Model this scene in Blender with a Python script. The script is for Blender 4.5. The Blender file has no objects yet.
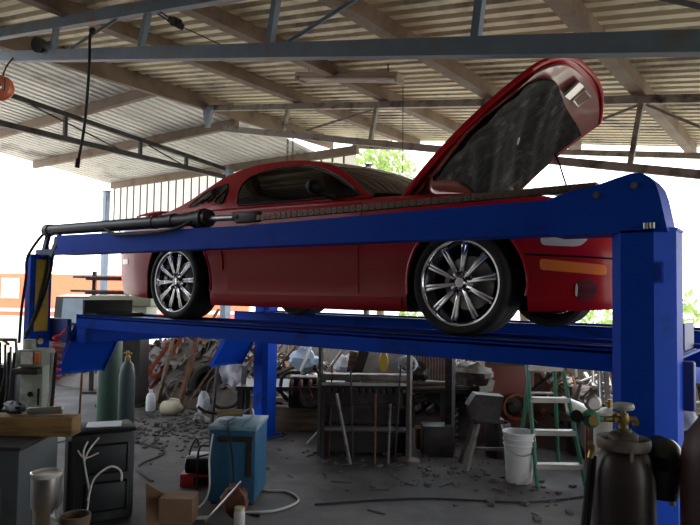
import bpy, bmesh, math, random
from mathutils import Vector, Matrix
PI = math.pi
random.seed(7)
SC = bpy.context.scene
COL = SC.collection
V = Vector

# ---------------------------------------------------------------- materials
def lin(c):
    c /= 255.0
    return c / 12.92 if c <= 0.04045 else ((c + 0.055) / 1.055) ** 2.4
def rgb(r, g, b): return (lin(r), lin(g), lin(b), 1.0)

def mat(name, col, rough=0.6, metal=0.0, var=0.25, scale=6.0, bump=0.0, dirt=None, dirt_amt=0.5, dirt_scale=2.0,
        coat=0.0, stretch=None, spec=0.5):
    m = bpy.data.materials.new(name); m.use_nodes = True
    nt = m.node_tree; N = nt.nodes; Lk = nt.links
    b = N['Principled BSDF']
    b.inputs['Roughness'].default_value = rough
    b.inputs['Metallic'].default_value = metal
    b.inputs['Specular IOR Level'].default_value = spec
    if coat:
        b.inputs['Coat Weight'].default_value = coat; b.inputs['Coat Roughness'].default_value = 0.05
    tc = N.new('ShaderNodeTexCoord'); mp = N.new('ShaderNodeMapping')
    Lk.new(tc.outputs['Object'], mp.inputs['Vector'])
    if stretch: mp.inputs['Scale'].default_value = stretch
    no = N.new('ShaderNodeTexNoise'); no.inputs['Scale'].default_value = scale; no.inputs['Detail'].default_value = 5
    Lk.new(mp.outputs['Vector'], no.inputs['Vector'])
    mx = N.new('ShaderNodeMix'); mx.data_type = 'RGBA'
    c = rgb(*col)
    mx.inputs[6].default_value = (c[0]*(1-var), c[1]*(1-var), c[2]*(1-var), 1)
    mx.inputs[7].default_value = (min(1,c[0]*(1+var)), min(1,c[1]*(1+var)), min(1,c[2]*(1+var)), 1)
    Lk.new(no.outputs['Fac'], mx.inputs[0])
    out = mx.outputs[2]
    if dirt:
        n2 = N.new('ShaderNodeTexNoise'); n2.inputs['Scale'].default_value = dirt_scale; n2.inputs['Detail'].default_value = 8
        n2.inputs['Roughness'].default_value = 0.65
        Lk.new(mp.outputs['Vector'], n2.inputs['Vector'])
        rp = N.new('ShaderNodeValToRGB')
        rp.color_ramp.elements[0].position = 0.62 - 0.3*dirt_amt; rp.color_ramp.elements[1].position = 0.80 - 0.3*dirt_amt
        Lk.new(n2.outputs['Fac'], rp.inputs['Fac'])
        m2 = N.new('ShaderNodeMix'); m2.data_type = 'RGBA'
        Lk.new(rp.outputs['Color'], m2.inputs[0]); Lk.new(out, m2.inputs[6]); m2.inputs[7].default_value = rgb(*dirt)
        out = m2.outputs[2]
    Lk.new(out, b.inputs['Base Color'])
    if bump:
        bp = N.new('ShaderNodeBump'); bp.inputs['Strength'].default_value = bump; bp.inputs['Distance'].default_value = 0.02
        Lk.new(no.outputs['Fac'], bp.inputs['Height']); Lk.new(bp.outputs['Normal'], b.inputs['Normal'])
    return m

def glass(name, tint, trans, rough=0.03):
    m = bpy.data.materials.new(name); m.use_nodes = True
    nt = m.node_tree; N = nt.nodes; Lk = nt.links
    for n in list(N):
        if n.type != 'OUTPUT_MATERIAL': N.remove(n)
    o = [n for n in N if n.type == 'OUTPUT_MATERIAL'][0]
    t = N.new('ShaderNodeBsdfTransparent'); c = rgb(*tint); t.inputs['Color'].default_value = (c[0]*trans, c[1]*trans, c[2]*trans, 1)
    g = N.new('ShaderNodeBsdfGlossy'); g.inputs['Roughness'].default_value = rough; g.inputs['Color'].default_value = (.9, .9, .9, 1)
    f = N.new('ShaderNodeFresnel'); f.inputs['IOR'].default_value = 1.45
    ns = N.new('ShaderNodeTexNoise'); ns.inputs['Scale'].default_value = 3
    mx = N.new('ShaderNodeMixShader'); Lk.new(f.outputs[0], mx.inputs[0]); Lk.new(t.outputs[0], mx.inputs[1]); Lk.new(g.outputs[0], mx.inputs[2])
    Lk.new(mx.outputs[0], o.inputs['Surface'])
    return m

def translucent(name, col, amt=0.6):
    m = mat(name, col, rough=0.6, var=0.08, scale=1.5)
    N = m.node_tree.nodes; Lk = m.node_tree.links
    b = N['Principled BSDF']; o = [n for n in N if n.type == 'OUTPUT_MATERIAL'][0]
    t = N.new('ShaderNodeBsdfTranslucent'); t.inputs['Color'].default_value = rgb(*col)
    mx = N.new('ShaderNodeMixShader'); mx.inputs[0].default_value = amt
    Lk.new(b.outputs[0], mx.inputs[1]); Lk.new(t.outputs[0], mx.inputs[2]); Lk.new(mx.outputs[0], o.inputs['Surface'])
    return m

MT = {}
def defmats():
    d = MT
    d['floor'] = mat('stained_concrete', (92,87,84), .72, var=.30, scale=1.6, bump=.15, dirt=(44,40,38), dirt_amt=.75, dirt_scale=.7)
    d['ground'] = mat('pale_dry_ground', (205,196,178), .9, var=.12, scale=.8)
    d['sheet'] = mat('beige_roof_sheet', (214,203,174), .55, var=.10, scale=1.2, dirt=(112,100,82), dirt_amt=.35, dirt_scale=1.3)
    d['sheet_white'] = mat('white_roof_sheet', (232,230,224), .5, var=.08, scale=1.0, dirt=(120,118,112), dirt_amt=.3, dirt_scale=1.0)
    d['wallsheet'] = translucent('milky_wall_sheet', (244,243,236), .6)
    d['batten'] = mat('dark_batten', (112,106,98), .7)
    d['purlin'] = mat('brown_purlin', (124,106,90), .7, var=.2, scale=4, dirt=(92,70,52), dirt_amt=.4)
    d['truss'] = mat('weathered_grey_steel', (140,132,124), .6, .2, var=.25, scale=8, dirt=(60,46,38), dirt_amt=.45, dirt_scale=5)
    d['truss_blue'] = mat('weathered_blue_steel', (112,128,146), .6, .1, var=.25, scale=8, dirt=(120,108,98), dirt_amt=.4, dirt_scale=3)
    d['post'] = mat('grey_blue_post', (122,134,152), .6)
    d['blue'] = mat('blue_enamel', (16,68,182), .5, spec=.08, var=.12, scale=5, dirt=(24,44,98), dirt_amt=.22, dirt_scale=3)
    d['blue_dark'] = mat('dusty_dark_blue_enamel', (28,54,128), .5, var=.2, scale=6, dirt=(60,56,62), dirt_amt=.35)
    d['yellow'] = mat('yellow_label', (196,172,62), .6, dirt=(110,96,50), dirt_amt=.3)
    d['black'] = mat('black_rubber', (26,26,28), .7, var=.2)
    d['tire'] = mat('tire_rubber', (30,30,32), .75, var=.15, scale=20)
    d['blackmetal'] = mat('black_painted_steel', (30,31,34), .42, .2, var=.2, dirt=(70,66,62), dirt_amt=.25)
    d['chain'] = mat('greasy_chain_steel', (104,90,80), .45, .5, var=.35, scale=30)
    d['chrome'] = mat('chrome', (225,226,230), .09, 1.0, var=.04)
    d['steel'] = mat('bare_steel', (165,165,166), .32, .9, var=.15, scale=10)
    d['oldsteel'] = mat('dull_scrap_steel', (112,108,104), .55, .5, var=.3, scale=9, dirt=(84,62,48), dirt_amt=.5, dirt_scale=6)
    d['rust'] = mat('rusty_steel', (104,66,46), .8, .1, var=.35, scale=8, bump=.1, dirt=(58,42,34), dirt_amt=.5, dirt_scale=7)
    d['darkiron'] = mat('dark_oily_iron', (58,55,54), .5, .4, var=.3, scale=8, dirt=(38,32,28), dirt_amt=.5, dirt_scale=5)
    d['red'] = mat('red_car_paint', (160,8,26), .36, var=.05, scale=3, coat=.12, spec=.22)
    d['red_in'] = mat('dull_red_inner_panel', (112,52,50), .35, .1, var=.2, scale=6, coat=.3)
    d['liner'] = mat('black_hood_liner', (26,26,29), .8, var=.6, scale=9, bump=.6, spec=.12, dirt=(84,78,74), dirt_amt=.25, dirt_scale=7)
    d['glassdark'] = glass('tinted_car_glass', (150,170,180), .30)
    d['darkglass_solid'] = glass('dark_tinted_window', (150,178,190), .40)
    d['fogshade'] = mat('dark_red_recess_shade', (92,14,22), .5)  # body red darkened to paint the shade inside the fog lamp hole
    d['glassclear'] = glass('windscreen_glass', (190,200,190), .62)
    d['lens'] = mat('cloudy_lamp_lens', (196,196,190), .2, var=.1, coat=.5)
    d['amber'] = mat('amber_lens', (226,120,40), .25, var=.15, coat=.5)
    d['tail'] = mat('red_tail_lens', (120,16,22), .2, coat=.5)
    d['darktrim'] = mat('black_plastic_trim', (16,16,18), .6, spec=.2)
    d['seat'] = mat('dark_seat_fabric', (40,40,44), .9)
    d['green'] = mat('green_fibreglass', (58,132,108), .45, var=.15, dirt=(60,84,72), dirt_amt=.3)
    d['tread'] = mat('pale_aluminium_step', (178,176,168), .5, .4, dirt=(120,112,100), dirt_amt=.35)
    d['palegreen'] = mat('pale_green_machine_paint', (150,160,146), .5, var=.12, dirt=(82,84,74), dirt_amt=.35, dirt_scale=4)
    d['cylgreen'] = mat('green_gas_bottle_paint', (72,98,84), .45, var=.15, dirt=(58,66,58), dirt_amt=.35)
    d['cylgreen2'] = mat('dark_green_gas_bottle_paint', (48,66,62), .5, var=.15)
    d['cyldark'] = mat('dark_brown_bottle_paint', (48,40,40), .38, .1, var=.15, dirt=(74,60,54), dirt_amt=.25)
    d['maroon'] = mat('maroon_bottle_paint', (70,40,40), .45, var=.15, dirt=(48,36,34), dirt_amt=.4)
    d['cream'] = mat('cream_tank_paint', (206,203,186), .5, var=.1, dirt=(140,132,112), dirt_amt=.25)
    d['brass'] = mat('tarnished_brass', (150,130,84), .4, .8, var=.25, scale=14)
    d['copper'] = mat('copper_tube', (150,92,68), .4, .7)
    d['browncab'] = mat('rust_red_cabinet_paint', (110,58,46), .6, var=.2, scale=4, dirt=(66,40,34), dirt_amt=.45)
    d['white'] = mat('white_plastic', (216,217,216), .5, var=.06, dirt=(150,146,138), dirt_amt=.3, dirt_scale=4)
    d['offwhite'] = mat('off_white_cloth', (205,208,214), .85, var=.1, scale=5, bump=.3)
    d['beige'] = mat('yellowed_plastic', (186,178,150), .6, var=.12)
    d['paleblue'] = mat('pale_blue_plastic_sheet', (160,182,204), .5, var=.15)
    d['grey'] = mat('grey_sheet_panel', (168,168,164), .6, var=.15, dirt=(118,114,106), dirt_amt=.4)
    d['cabblack'] = mat('charcoal_moulded_plastic', (27,33,37), .55, var=.15, dirt=(62,64,64), dirt_amt=.25)
    d['binsteel'] = mat('dark_grey_bin_paint', (62,70,76), .55, var=.15, scale=4, dirt=(50,46,44), dirt_amt=.4)
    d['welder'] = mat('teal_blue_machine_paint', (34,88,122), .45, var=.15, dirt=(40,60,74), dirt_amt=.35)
    d['welder_top'] = mat('pale_teal_lid', (112,148,160), .5, var=.2, dirt=(70,84,90), dirt_amt=.35)  # lid base colour paler than the case
    d['redplastic'] = mat('red_plastic', (170,40,44), .45)
    d['orange_rust'] = mat('orange_red_rusty_paint', (168,78,54), .7, var=.2, dirt=(92,54,40), dirt_amt=.4)
    d['tumbler_steel'] = mat('brushed_tumbler_steel', (208,206,206), .28, 1.0, var=.06, scale=30)
    d['orange'] = mat('orange_paint', (210,98,44), .5, var=.12)
    d['orangewall'] = mat('hazed_orange_wall_paint', (232,122,86), .8, var=.08)  # orange paint paled, with flare haze put into the colour
    d['whitewall'] = mat('white_wall_paint', (236,233,226), .8, var=.05)
    d['wood'] = mat('weathered_plank', (122,104,80), .75, var=.3, scale=5, stretch=(1,9,9), dirt=(76,64,50), dirt_amt=.45)
    d['plank'] = mat('yellow_brown_plank', (136,108,62), .75, var=.3, scale=5, stretch=(1,9,9), dirt=(70,56,38), dirt_amt=.45)
    d['leather'] = mat('worn_leather', (128,112,78), .8, var=.25)
    d['card'] = mat('cardboard', (140,110,84), .85, var=.15)
    d['brownpot'] = mat('brown_clay', (92,74,62), .8)
    d['paper'] = mat('paper', (222,224,228), .8, var=.05)
    d['wire_white'] = mat('white_wire', (214,210,204), .6)
    d['wire_yellow'] = mat('yellow_hose', (192,172,72), .5)
    d['wire_red'] = mat('red_coil_hose', (206,52,54), .4)
    d['leaf'] = translucent('leaves', (150,172,92), .45)
    d['bark'] = mat('bark', (92,76,58), .9, bump=.4)
    d['rubble'] = mat('rubble', (84,80,75), .9, var=.35, scale=12)
    d['scrapmix'] = mat('mixed_scrap', (74,68,64), .6, .3, var=.6, scale=5, dirt=(72,50,38), dirt_amt=.5, dirt_scale=3)
    d['maskblack'] = mat('black_welding_mask_shell', (62,70,70), .22, var=.2)
    d['olive'] = mat('olive_machine_paint', (150,154,130), .6, var=.15)
    d['carglass2'] = mat('pale_reflecting_car_glass', (130,142,156), .12, .0, coat=.6)
    d['darkcar'] = mat('dark_car_paint', (52,56,64), .3, coat=.6)
    d['block'] = mat('grey_block_wall', (140,136,130), .9, var=.2, scale=3, dirt=(80,74,66), dirt_amt=.4)
    d['tube_glow'] = mat('white_lamp_tube', (214,205,196), .4)
    d['fixture'] = mat('dusty_white_fixture', (168,152,138), .5, var=.12)
defmats()

# ---------------------------------------------------------------- mesh builder
class MB:
    def __init__(s, o=(0,0,0)):
        s.bm = bmesh.new(); s.o = V(o); s.mi = 0
    def _fin(s, vs):
        for v in vs: v.co -= s.o
        for f in {f for v in vs for f in v.link_faces}: f.material_index = s.mi
        return s
    def box(s, c, sz, rot=None, bev=0.0):
        r = bmesh.ops.create_cube(s.bm, size=1.0); vs = r['verts']
        for v in vs: v.co = V((v.co.x*sz[0], v.co.y*sz[1], v.co.z*sz[2]))
        if bev:
            es = list({e for v in vs for e in v.link_edges})
            r2 = bmesh.ops.bevel(s.bm, geom=es, offset=min(bev, min(sz)*.45), segments=2, affect='EDGES', profile=.5)
            vs = list({v for f in r2['faces'] for v in f.verts} | {v for v in vs if v.is_valid})
        M = Matrix.Identity(3)
        if rot is not None:
            M = rot if isinstance(rot, Matrix) else (Matrix.Rotation(rot, 3, 'Z') if not hasattr(rot, '__len__') else
                 Matrix.Rotation(rot[2],3,'Z') @ Matrix.Rotation(rot[1],3,'Y') @ Matrix.Rotation(rot[0],3,'X'))
        for v in vs: v.co = M @ v.co + V(c)
        return s._fin(vs)
    def bar(s, p0, p1, w, h=None, up=(0,0,1), bev=0.0):
        p0, p1 = V(p0), V(p1); h = h or w
        d = p1 - p0; L = d.length; x = d / L; u = V(up)
        if abs(x.dot(u)) > .98: u = V((1,0,0)) if abs(x.x) < .9 else V((0,1,0))
        y = u.cross(x).normalized(); z = x.cross(y)
        M = Matrix((x, y, z)).transposed()
        return s.box((p0+p1)/2, (L, w, h), M, bev)
    def cyl(s, p0, p1, r0, r1=None, n=16):
        r1 = r0 if r1 is None else r1
        p0, p1 = V(p0), V(p1); d = (p1-p0); L = d.length
        r = bmesh.ops.create_cone(s.bm, cap_ends=True, segments=n, radius1=r0, radius2=r1, depth=L)
        q = d.to_track_quat('Z', 'Y').to_matrix()
        for v in r['verts']: v.co = q @ v.co + (p0+p1)/2
        return s._fin(r['verts'])
    def sph(s, c, r, sc=(1,1,1), n=12, rot=0):
        q = bmesh.ops.create_uvsphere(s.bm, u_segments=n, v_segments=max(6, n*2//3), radius=r)
        M = Matrix.Rotation(rot, 3, 'Z')
        for v in q['verts']: v.co = M @ V((v.co.x*sc[0], v.co.y*sc[1], v.co.z*sc[2])) + V(c)
        return s._fin(q['verts'])
    def lathe(s, prof, base=(0,0,0), axis=(0,0,1), n=24):
        q = V(axis).to_track_quat('Z', 'Y').to_matrix(); base = V(base)
        rings = []
        allv = []
        for r, z in prof:
            if r < 1e-5:
                v = s.bm.verts.new(q @ V((0,0,z)) + base); rings.append([v]); allv.append(v)
            else:
                ring = [s.bm.verts.new(q @ V((r*math.cos(2*PI*k/n), r*math.sin(2*PI*k/n), z)) + base) for k in range(n)]
                rings.append(ring); allv += ring
        for a, b in zip(rings, rings[1:]):
            for k in range(n):
                k2 = (k+1) % n
                if len(a) == 1 and len(b) == 1: continue
                try:
                    if len(a) == 1: s.bm.faces.new((a[0], b[k2], b[k]))
                    elif len(b) == 1: s.bm.faces.new((a[k], a[k2], b[0]))
                    else: s.bm.faces.new((a[k], a[k2], b[k2], b[k]))
                except ValueError: pass
        return s._fin(allv)
    def tube(s, pts, r, n=8, sub=4, closed=False):
        P = [V(p) for p in pts]
        if sub > 1 and len(P) > 2: P = crom(P, sub)
        allv = []; rings = []
        prev = None
        for i, p in enumerate(P):
            t = (P[min(i+1, len(P)-1)] - P[max(i-1, 0)])
            t = t.normalized() if t.length > 1e-9 else V((0,0,1))
            if prev is None:
                u = V((0,0,1)) if abs(t.z) < .9 else V((1,0,0))
                a = t.cross(u).normalized()
            else:
                a = prev - t * prev.dot(t)
                a = a.normalized() if a.length > 1e-6 else t.orthogonal().normalized()
            prev = a; b = t.cross(a)
            ring = [s.bm.verts.new(p + r*(math.cos(2*PI*k/n)*a + math.sin(2*PI*k/n)*b)) for k in range(n)]
            rings.append(ring); allv += ring
        for A, B in zip(rings, rings[1:]):
            for k in range(n): s.bm.faces.new((A[k], A[(k+1)%n], B[(k+1)%n], B[k]))
        s.bm.faces.new(rings[0][::-1]); s.bm.faces.new(rings[-1])
        return s._fin(allv)
    def prism(s, poly, d, M=None, off=(0,0,0)):
        """polygon in local xy, extruded by d along local z; M maps local to world axes"""
        M = M or Matrix.Identity(3); off = V(off)
        A = [s.bm.verts.new(M @ V((x, y, 0)) + off) for x, y in poly]
        B = [s.bm.verts.new(M @ V((x, y, d)) + off) for x, y in poly]
        n = len(poly)
        s.bm.faces.new(A[::-1]); s.bm.faces.new(B)
        for k in range(n): s.bm.faces.new((A[k], A[(k+1)%n], B[(k+1)%n], B[k]))
        return s._fin(A+B)
    def grid(s, f, nu, nv, thick=None):
        """surface f(u,v), optional thickness along a vector function or constant vector"""
        def lay(off):
            return [[s.bm.verts.new(V(f(i/nu, j/nv)) + off) for j in range(nv+1)] for i in range(nu+1)]
        A = lay(V((0,0,0)))
        allv = [v for r in A for v in r]
        for i in range(nu):
            for j in range(nv): s.bm.faces.new((A[i][j], A[i+1][j], A[i+1][j+1], A[i][j+1]))
        if thick is not None:
            B = lay(V(thick)); allv += [v for r in B for v in r]
            for i in range(nu):
                for j in range(nv): s.bm.faces.new((B[i][j+1], B[i+1][j+1], B[i+1][j], B[i][j]))
            for i in range(nu):
                s.bm.faces.new((A[i+1][0], A[i][0], B[i][0], B[i+1][0])); s.bm.faces.new((A[i][nv], A[i+1][nv], B[i+1][nv], B[i][nv]))
            for j in range(nv):
                s.bm.faces.new((A[0][j], A[0][j+1], B[0][j+1], B[0][j])); s.bm.faces.new((A[nu][j+1], A[nu][j], B[nu][j], B[nu][j+1]))
        return s._fin(allv)
    def build(s, name, m, parent=None, loc=None, smooth=True, ang=38):
        me = bpy.data.meshes.new(name)
        bmesh.ops.recalc_face_normals(s.bm, faces=s.bm.faces[:])
        s.bm.to_mesh(me); s.bm.free()
        for x in (m if isinstance(m, (list, tuple)) else [m]): me.materials.append(MT[x] if isinstance(x, str) else x)
        if smooth:
            for p in me.polygons: p.use_smooth = True
            me.set_sharp_from_angle(angle=math.radians(ang))
        o = bpy.data.objects.new(name, me); COL.objects.link(o)
        if parent: o.parent = parent
        if loc is not None: o.location = loc
        return o

def crom(P, sub):
    out = []
    n = len(P)
    for i in range(n-1):
        p0 = P[max(i-1,0)]; p1 = P[i]; p2 = P[i+1]; p3 = P[min(i+2,n-1)]
        for k in range(sub):
            t = k/sub
            out.append(.5*((2*p1) + (p2-p0)*t + (2*p0-5*p1+4*p2-p3)*t*t + (3*p1-p0-3*p2+p3)*t**3))
    out.append(P[-1]); return out

def tag(o, label=None, cat=None, group=None, kind=None):
    if label: o['label'] = label
    if cat: o['category'] = cat
    if group: o['group'] = group
    if kind: o['kind'] = kind
    return o
def thing(name, label, cat, loc=(0,0,0), rz=0.0, group=None):
    o = bpy.data.objects.new(name, None); COL.objects.link(o); o.empty_display_size = .1
    o.location = loc; o.rotation_euler = (0,0,rz)
    return tag(o, label, cat, group)
def single(mb, name, m, label, cat, group=None, kind=None, **kw):
    """a thing that is one mesh; mb.o is its base point"""
    o = mb.build(name, m, None, tuple(mb.o), **kw)
    return tag(o, label, cat, group, kind)
def structure(mb, name, m, **kw):
    o = mb.build(name, m, None, tuple(mb.o), **kw); return tag(o, kind='structure')
def copy_tree(o, parent=None):
    c = o.copy(); COL.objects.link(c)
    if parent: c.parent = parent
    for ch in list(o.children): copy_tree(ch, c)
    return c
# ---------------------------------------------------------------- camera
CAM = V((1.784, -4.475, 1.82))
yaw, pitch, roll = -.635, .045, .015
fw = V((math.sin(yaw)*math.cos(pitch), math.cos(yaw)*math.cos(pitch), math.sin(pitch)))
r0 = V((math.cos(yaw), -math.sin(yaw), 0)); u0 = r0.cross(fw)
cr, sr = math.cos(roll), math.sin(roll)
rx = cr*r0 + sr*u0; ux = -sr*r0 + cr*u0
cam_data = bpy.data.cameras.new('camera'); cam = bpy.data.objects.new('camera', cam_data); COL.objects.link(cam)
M4 = Matrix((rx, ux, -fw)).transposed().to_4x4(); M4.translation = CAM
cam.matrix_world = M4
cam_data.sensor_fit = 'HORIZONTAL'; cam_data.sensor_width = 36.0; cam_data.lens = 638.6/700*36.0
cam_data.clip_start = .05; cam_data.clip_end = 300
SC.camera = cam
SC.view_settings.view_transform = 'Standard'; SC.view_settings.look = 'None'
SC.view_settings.gamma = 1.0; SC.view_settings.use_curve_mapping = False
SC.view_settings.exposure = 0.28

# ---------------------------------------------------------------- light: hazy bright sky and a high sun
w = bpy.data.worlds.new('world'); SC.world = w; w.use_nodes = True
nt = w.node_tree; bg = nt.nodes['Background']
tc = nt.nodes.new('ShaderNodeTexCoord'); sp = nt.nodes.new('ShaderNodeSeparateXYZ'); rp = nt.nodes.new('ShaderNodeValToRGB')
nt.links.new(tc.outputs['Generated'], sp.inputs[0]); nt.links.new(sp.outputs['Z'], rp.inputs['Fac'])
rp.color_ramp.elements[0].color = (1.0, .985, .97, 1); rp.color_ramp.elements[1].color = (.62, .78, 1.0, 1)
nt.links.new(rp.outputs['Color'], bg.inputs['Color']); bg.inputs['Strength'].default_value = 3.2
sun = bpy.data.lights.new('sun', 'SUN'); so = bpy.data.objects.new('sun', sun); COL.objects.link(so)
sun.energy = 5.0; sun.angle = .02; sun.color = (1, .95, .86)
so.rotation_euler = (math.radians(-22), math.radians(12), 0); so.location = (0, 0, 12)

# ---------------------------------------------------------------- the shed
RA, RS = 3.646, .146           # underside line of the purlins: z = RA - RS*x
def rz_(x): return RA - RS*x
mb = MB(); mb.box((-2.5, -2.2, -.1), (18.5, 14.0, .2)); structure(mb, 'floor', 'floor')
mb = MB(); mb.box((-10, 0, -.26), (160, 160, .1)); o = structure(mb, 'ground', 'ground')

def corrug(axis_fn, n0, n1, pitch, h, rib, nlen):
    """list of (s, height) across the ribs: flat pans with raised trapezoid ribs"""
    out = []; s = n0
    while s < n1:
        out += [(s, 0), (s+pitch-rib, 0), (s+pitch-rib*.72, h), (s+pitch-rib*.28, h)]
        s += pitch
    out.append((s, 0))
    return out
# right slope: ribs along x
pr_ = corrug(None, -9.0, 4.62, .165, .075, .088, 2)
mb = MB()
xs = [-5.30, -2.0, 1.5, 6.0]
rows = [[mb.bm.verts.new((x, y, rz_(x) + .17 + h)) for (y, h) in pr_] for x in xs]
for a, b in zip(rows, rows[1:]):
    for k in range(len(pr_)-1): mb.bm.faces.new((a[k], b[k], b[k+1], a[k+1]))
structure(mb, 'ceiling', 'sheet', smooth=False)
# left slope: ribs along y, falling to the far side
def lz(y): return 4.518 - .11*y
pl_ = corrug(None, -11.4, -5.35, .16, .065, .075, 2)
mb = MB()
rows = [[mb.bm.verts.new((x, y, lz(y) + .14 + h)) for (x, h) in pl_] for y in (-2.2, 1.0, 4.15)]
for a, b in zip(rows, rows[1:]):
    for k in range(len(pl_)-1): mb.bm.faces.new((a[k], b[k], b[k+1], a[k+1]))
structure(mb, 'ceiling_left', 'sheet_white', smooth=False)
# tall sheeting that closes the shed behind the photographer, and unseen side walls added to cut light from the camera side
mb = MB(); mb.box((-2.5, -8.9, 2.4), (17.5, .08, 5.0)); structure(mb, 'wall_front', 'block')
mb = MB(); mb.box((6.1, -6.0, 2.0), (.08, 5.8, 4.2)); structure(mb, 'added_wall_right', 'block')
mb = MB(); mb.box((-11.6, -6.2, 2.4), (.08, 5.4, 5.0)); structure(mb, 'added_wall_side', 'block')
# milky sheet cladding at the far left
mb = MB(); mb.mi = 0
xw = [-11.3 + .245*k for k in range(29)]
def wtop(x): return 4.12
for k, x in enumerate(xw[:-1]):
    mb.mi = 0; mb.box((x + .1225, 4.10, 3.62), (.243, .012, 1.06))
    mb.mi = 1; mb.box((x, 4.085, 3.62), (.024, .03, 1.06))
structure(mb, 'wall_left', ['wallsheet', 'batten'], smooth=False)
# low block wall behind the scrap
mb = MB(); mb.box((-3.0, 5.0, .5), (13.5, .2, 1.0), bev=.01); structure(mb, 'wall_back', 'block')

# purlins
plabels = {
    .50: 'brown roof purlin running over the tip of the open hood',
    -.93: 'brown roof purlin ending behind the raised hood edge',
    -2.22: 'brown roof purlin just above the right end of the tube light',
    -3.52: 'brown roof purlin crossing behind the left end of the tube light',
    1.85: 'brown roof purlin at the top right corner of the roof'}
for x, lb in plabels.items():
    mb = MB((x, 0, rz_(x)))
    mb.box((x, -2.2, rz_(x) + .105), (.11, 13.5, .13))
    single(mb, 'roof_purlin', 'purlin', lb, 'roof beam')
mb = MB((-5.27, 0, 4.4)); mb.box((-5.27, -2.2, 4.50), (.07, 13.4, .24)); mb.box((-5.30, .95, 4.62), (.05, 6.4, .34))
single(mb, 'ridge_beam', 'purlin', 'dark brown ridge beam where the two roof slopes meet', 'roof beam')
for yy, lb in ((.8, 'pale brown left-roof purlin highest and nearest the viewer'), (2.2, 'pale brown middle purlin under the white left roof'),
               (3.95, 'brown purlin along the top of the milky sheet wall')):
    mb = MB((-8, yy, lz(yy))); mb.box((-8.3 if yy < 3 else -7.75, yy, lz(yy) + .06), (6.0 if yy < 3 else 6.9, .08, .14))
    single(mb, 'roof_purlin', 'purlin', lb, 'roof beam')

# trusses that follow the slope, deepest at the right
def bottom(x): return 3.12 - .207*(x + .32)
def truss(y, x0, x1, m, label, webs, diags, wch=.06, hch=.075, bottom=bottom):
    t = thing('roof_truss', label, 'roof truss', (x0, y, bottom(x0)))
    o = t.location
    mb = MB(o); mb.bar((x0-.3, y, rz_(x0-.3)-.0), (x1, y, rz_(x1)-.0), wch, hch); mb.build('top_chord', m, t)
    mb = MB(o); mb.bar((x0, y, bottom(x0)), (x1, y, bottom(x1)), wch, hch); mb.build('bottom_chord', m, t)
    for xt, xb in webs:
        mb = MB(o); mb.bar((xt, y, rz_(xt)-.02), (xb, y, bottom(xb)+.02), .045, .045); mb.build('web_strut', m, t)
    for a, b in diags:
        mb = MB(o); mb.cyl((a[0], y, a[1]), (b[0], y, b[1]), .013, n=8); mb.build('tie_rod', m, t)
    return t
# blue near truss carries its own paint towards the right
t1 = truss(-1.5, -5.0, 3.2, 'truss_blue', 'weathered blue-grey roof truss nearest the viewer across the picture top',
      [(.43,.37), (-1.02,-1.09), (-2.39,-2.48), (-3.74,-3.81), (1.9,1.82)],
      [((-2.54,4.05), (-3.72,3.88)), ((-.09,3.62), (-1.0,3.38)), ((.5,3.5), (1.75,2.85))], .07, .095, lambda x: 3.22 - .199*(x+.32))
truss(1.6, -4.95, 3.2, 'truss', 'thin rusty grey roof truss between the tube light and the hood',
      [(-3.72,-3.80), (-2.34,-2.42), (.52,.42), (-1.0,-1.08), (1.95,1.85)],
      [((-2.41,3.94), (-3.40,3.84)), ((.51,3.53), (-.60,3.24)), ((.56,3.52), (1.75,2.78))], .06, .075)
mb = MB((-4.7, 4.5, 4.2)); mb.bar((-4.8, 4.5, rz_(-4.8)+.02), (3.2, 4.5, rz_(3.2)+.02), .06, .075)
single(mb, 'eave_beam', 'truss', 'grey steel beam along the open far eave above the bright gap', 'roof beam')
mb = MB((-4.6, 4.5, 3.5)); mb.bar((-4.6, 4.5, 3.86), (-1.0, 4.5, 3.20), .04, .05)
single(mb, 'brace_rail', 'truss', 'thin rail crossing the bright gap in front of the green tree', 'rail')
# left truss across the white roof
t = thing('roof_truss', 'dark slim roof truss slanting under the white left roof', 'roof truss', (-7.2, -1.2, 3.9)); o = t.location
mb = MB(o); mb.bar((-7.2, -1.6, 4.58), (-7.2, 3.7, 4.08), .06, .07); mb.build('top_chord', 'darkiron', t)
mb = MB(o); mb.bar((-7.2, -1.6, 4.07), (-7.2, 3.7, 3.93), .06, .08); mb.build('bottom_chord', 'darkiron', t)
for y0 in (-1.3, .55, 1.85, 2.8):
    mb = MB(o); mb.bar((-7.2, y0, 4.06 - .026*(y0+1.6)), (-7.2, y0, 4.57 - .094*(y0+1.6)), .05); mb.build('web_strut', 'darkiron', t)
for a, b in (((-.2, 4.45), (1.5, 4.02)), ((2.0, 4.2), (2.8, 3.97))):
    mb = MB(o); mb.cyl((-7.2, a[0], a[1]), (-7.2, b[0], b[1]), .012, n=8); mb.build('tie_rod', 'darkiron', t)

# posts
def post(name, x, y, h, s, m, label):
    t = thing(name, label, 'post', (x, y, 0)); mb = MB((x,y,0)); mb.box((x, y, h/2), (s, s, h)); mb.build('shaft', m, t)
    mb = MB((x,y,0)); mb.box((x, y, .01), (s*2, s*2, .02)); mb.build('base_plate', m, t)
    mb = MB((x,y,0)); mb.box((x, y, h-.01), (s*1.5, s*1.5, .02)); mb.build('cap_plate', m, t)
post('roof_post', -11.45, 3.98, 4.05, .12, 'post', 'pale grey-blue post standing left of the car behind the hoist beam')
post('roof_post', -7.25, 3.85, 4.08, .14, 'post', 'blue-grey post whose top shows over the car rear roof')
post('roof_post', -4.55, 4.62, 4.05, .07, 'darkiron', 'thin dark post at the right end of the milky sheet wall')

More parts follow.
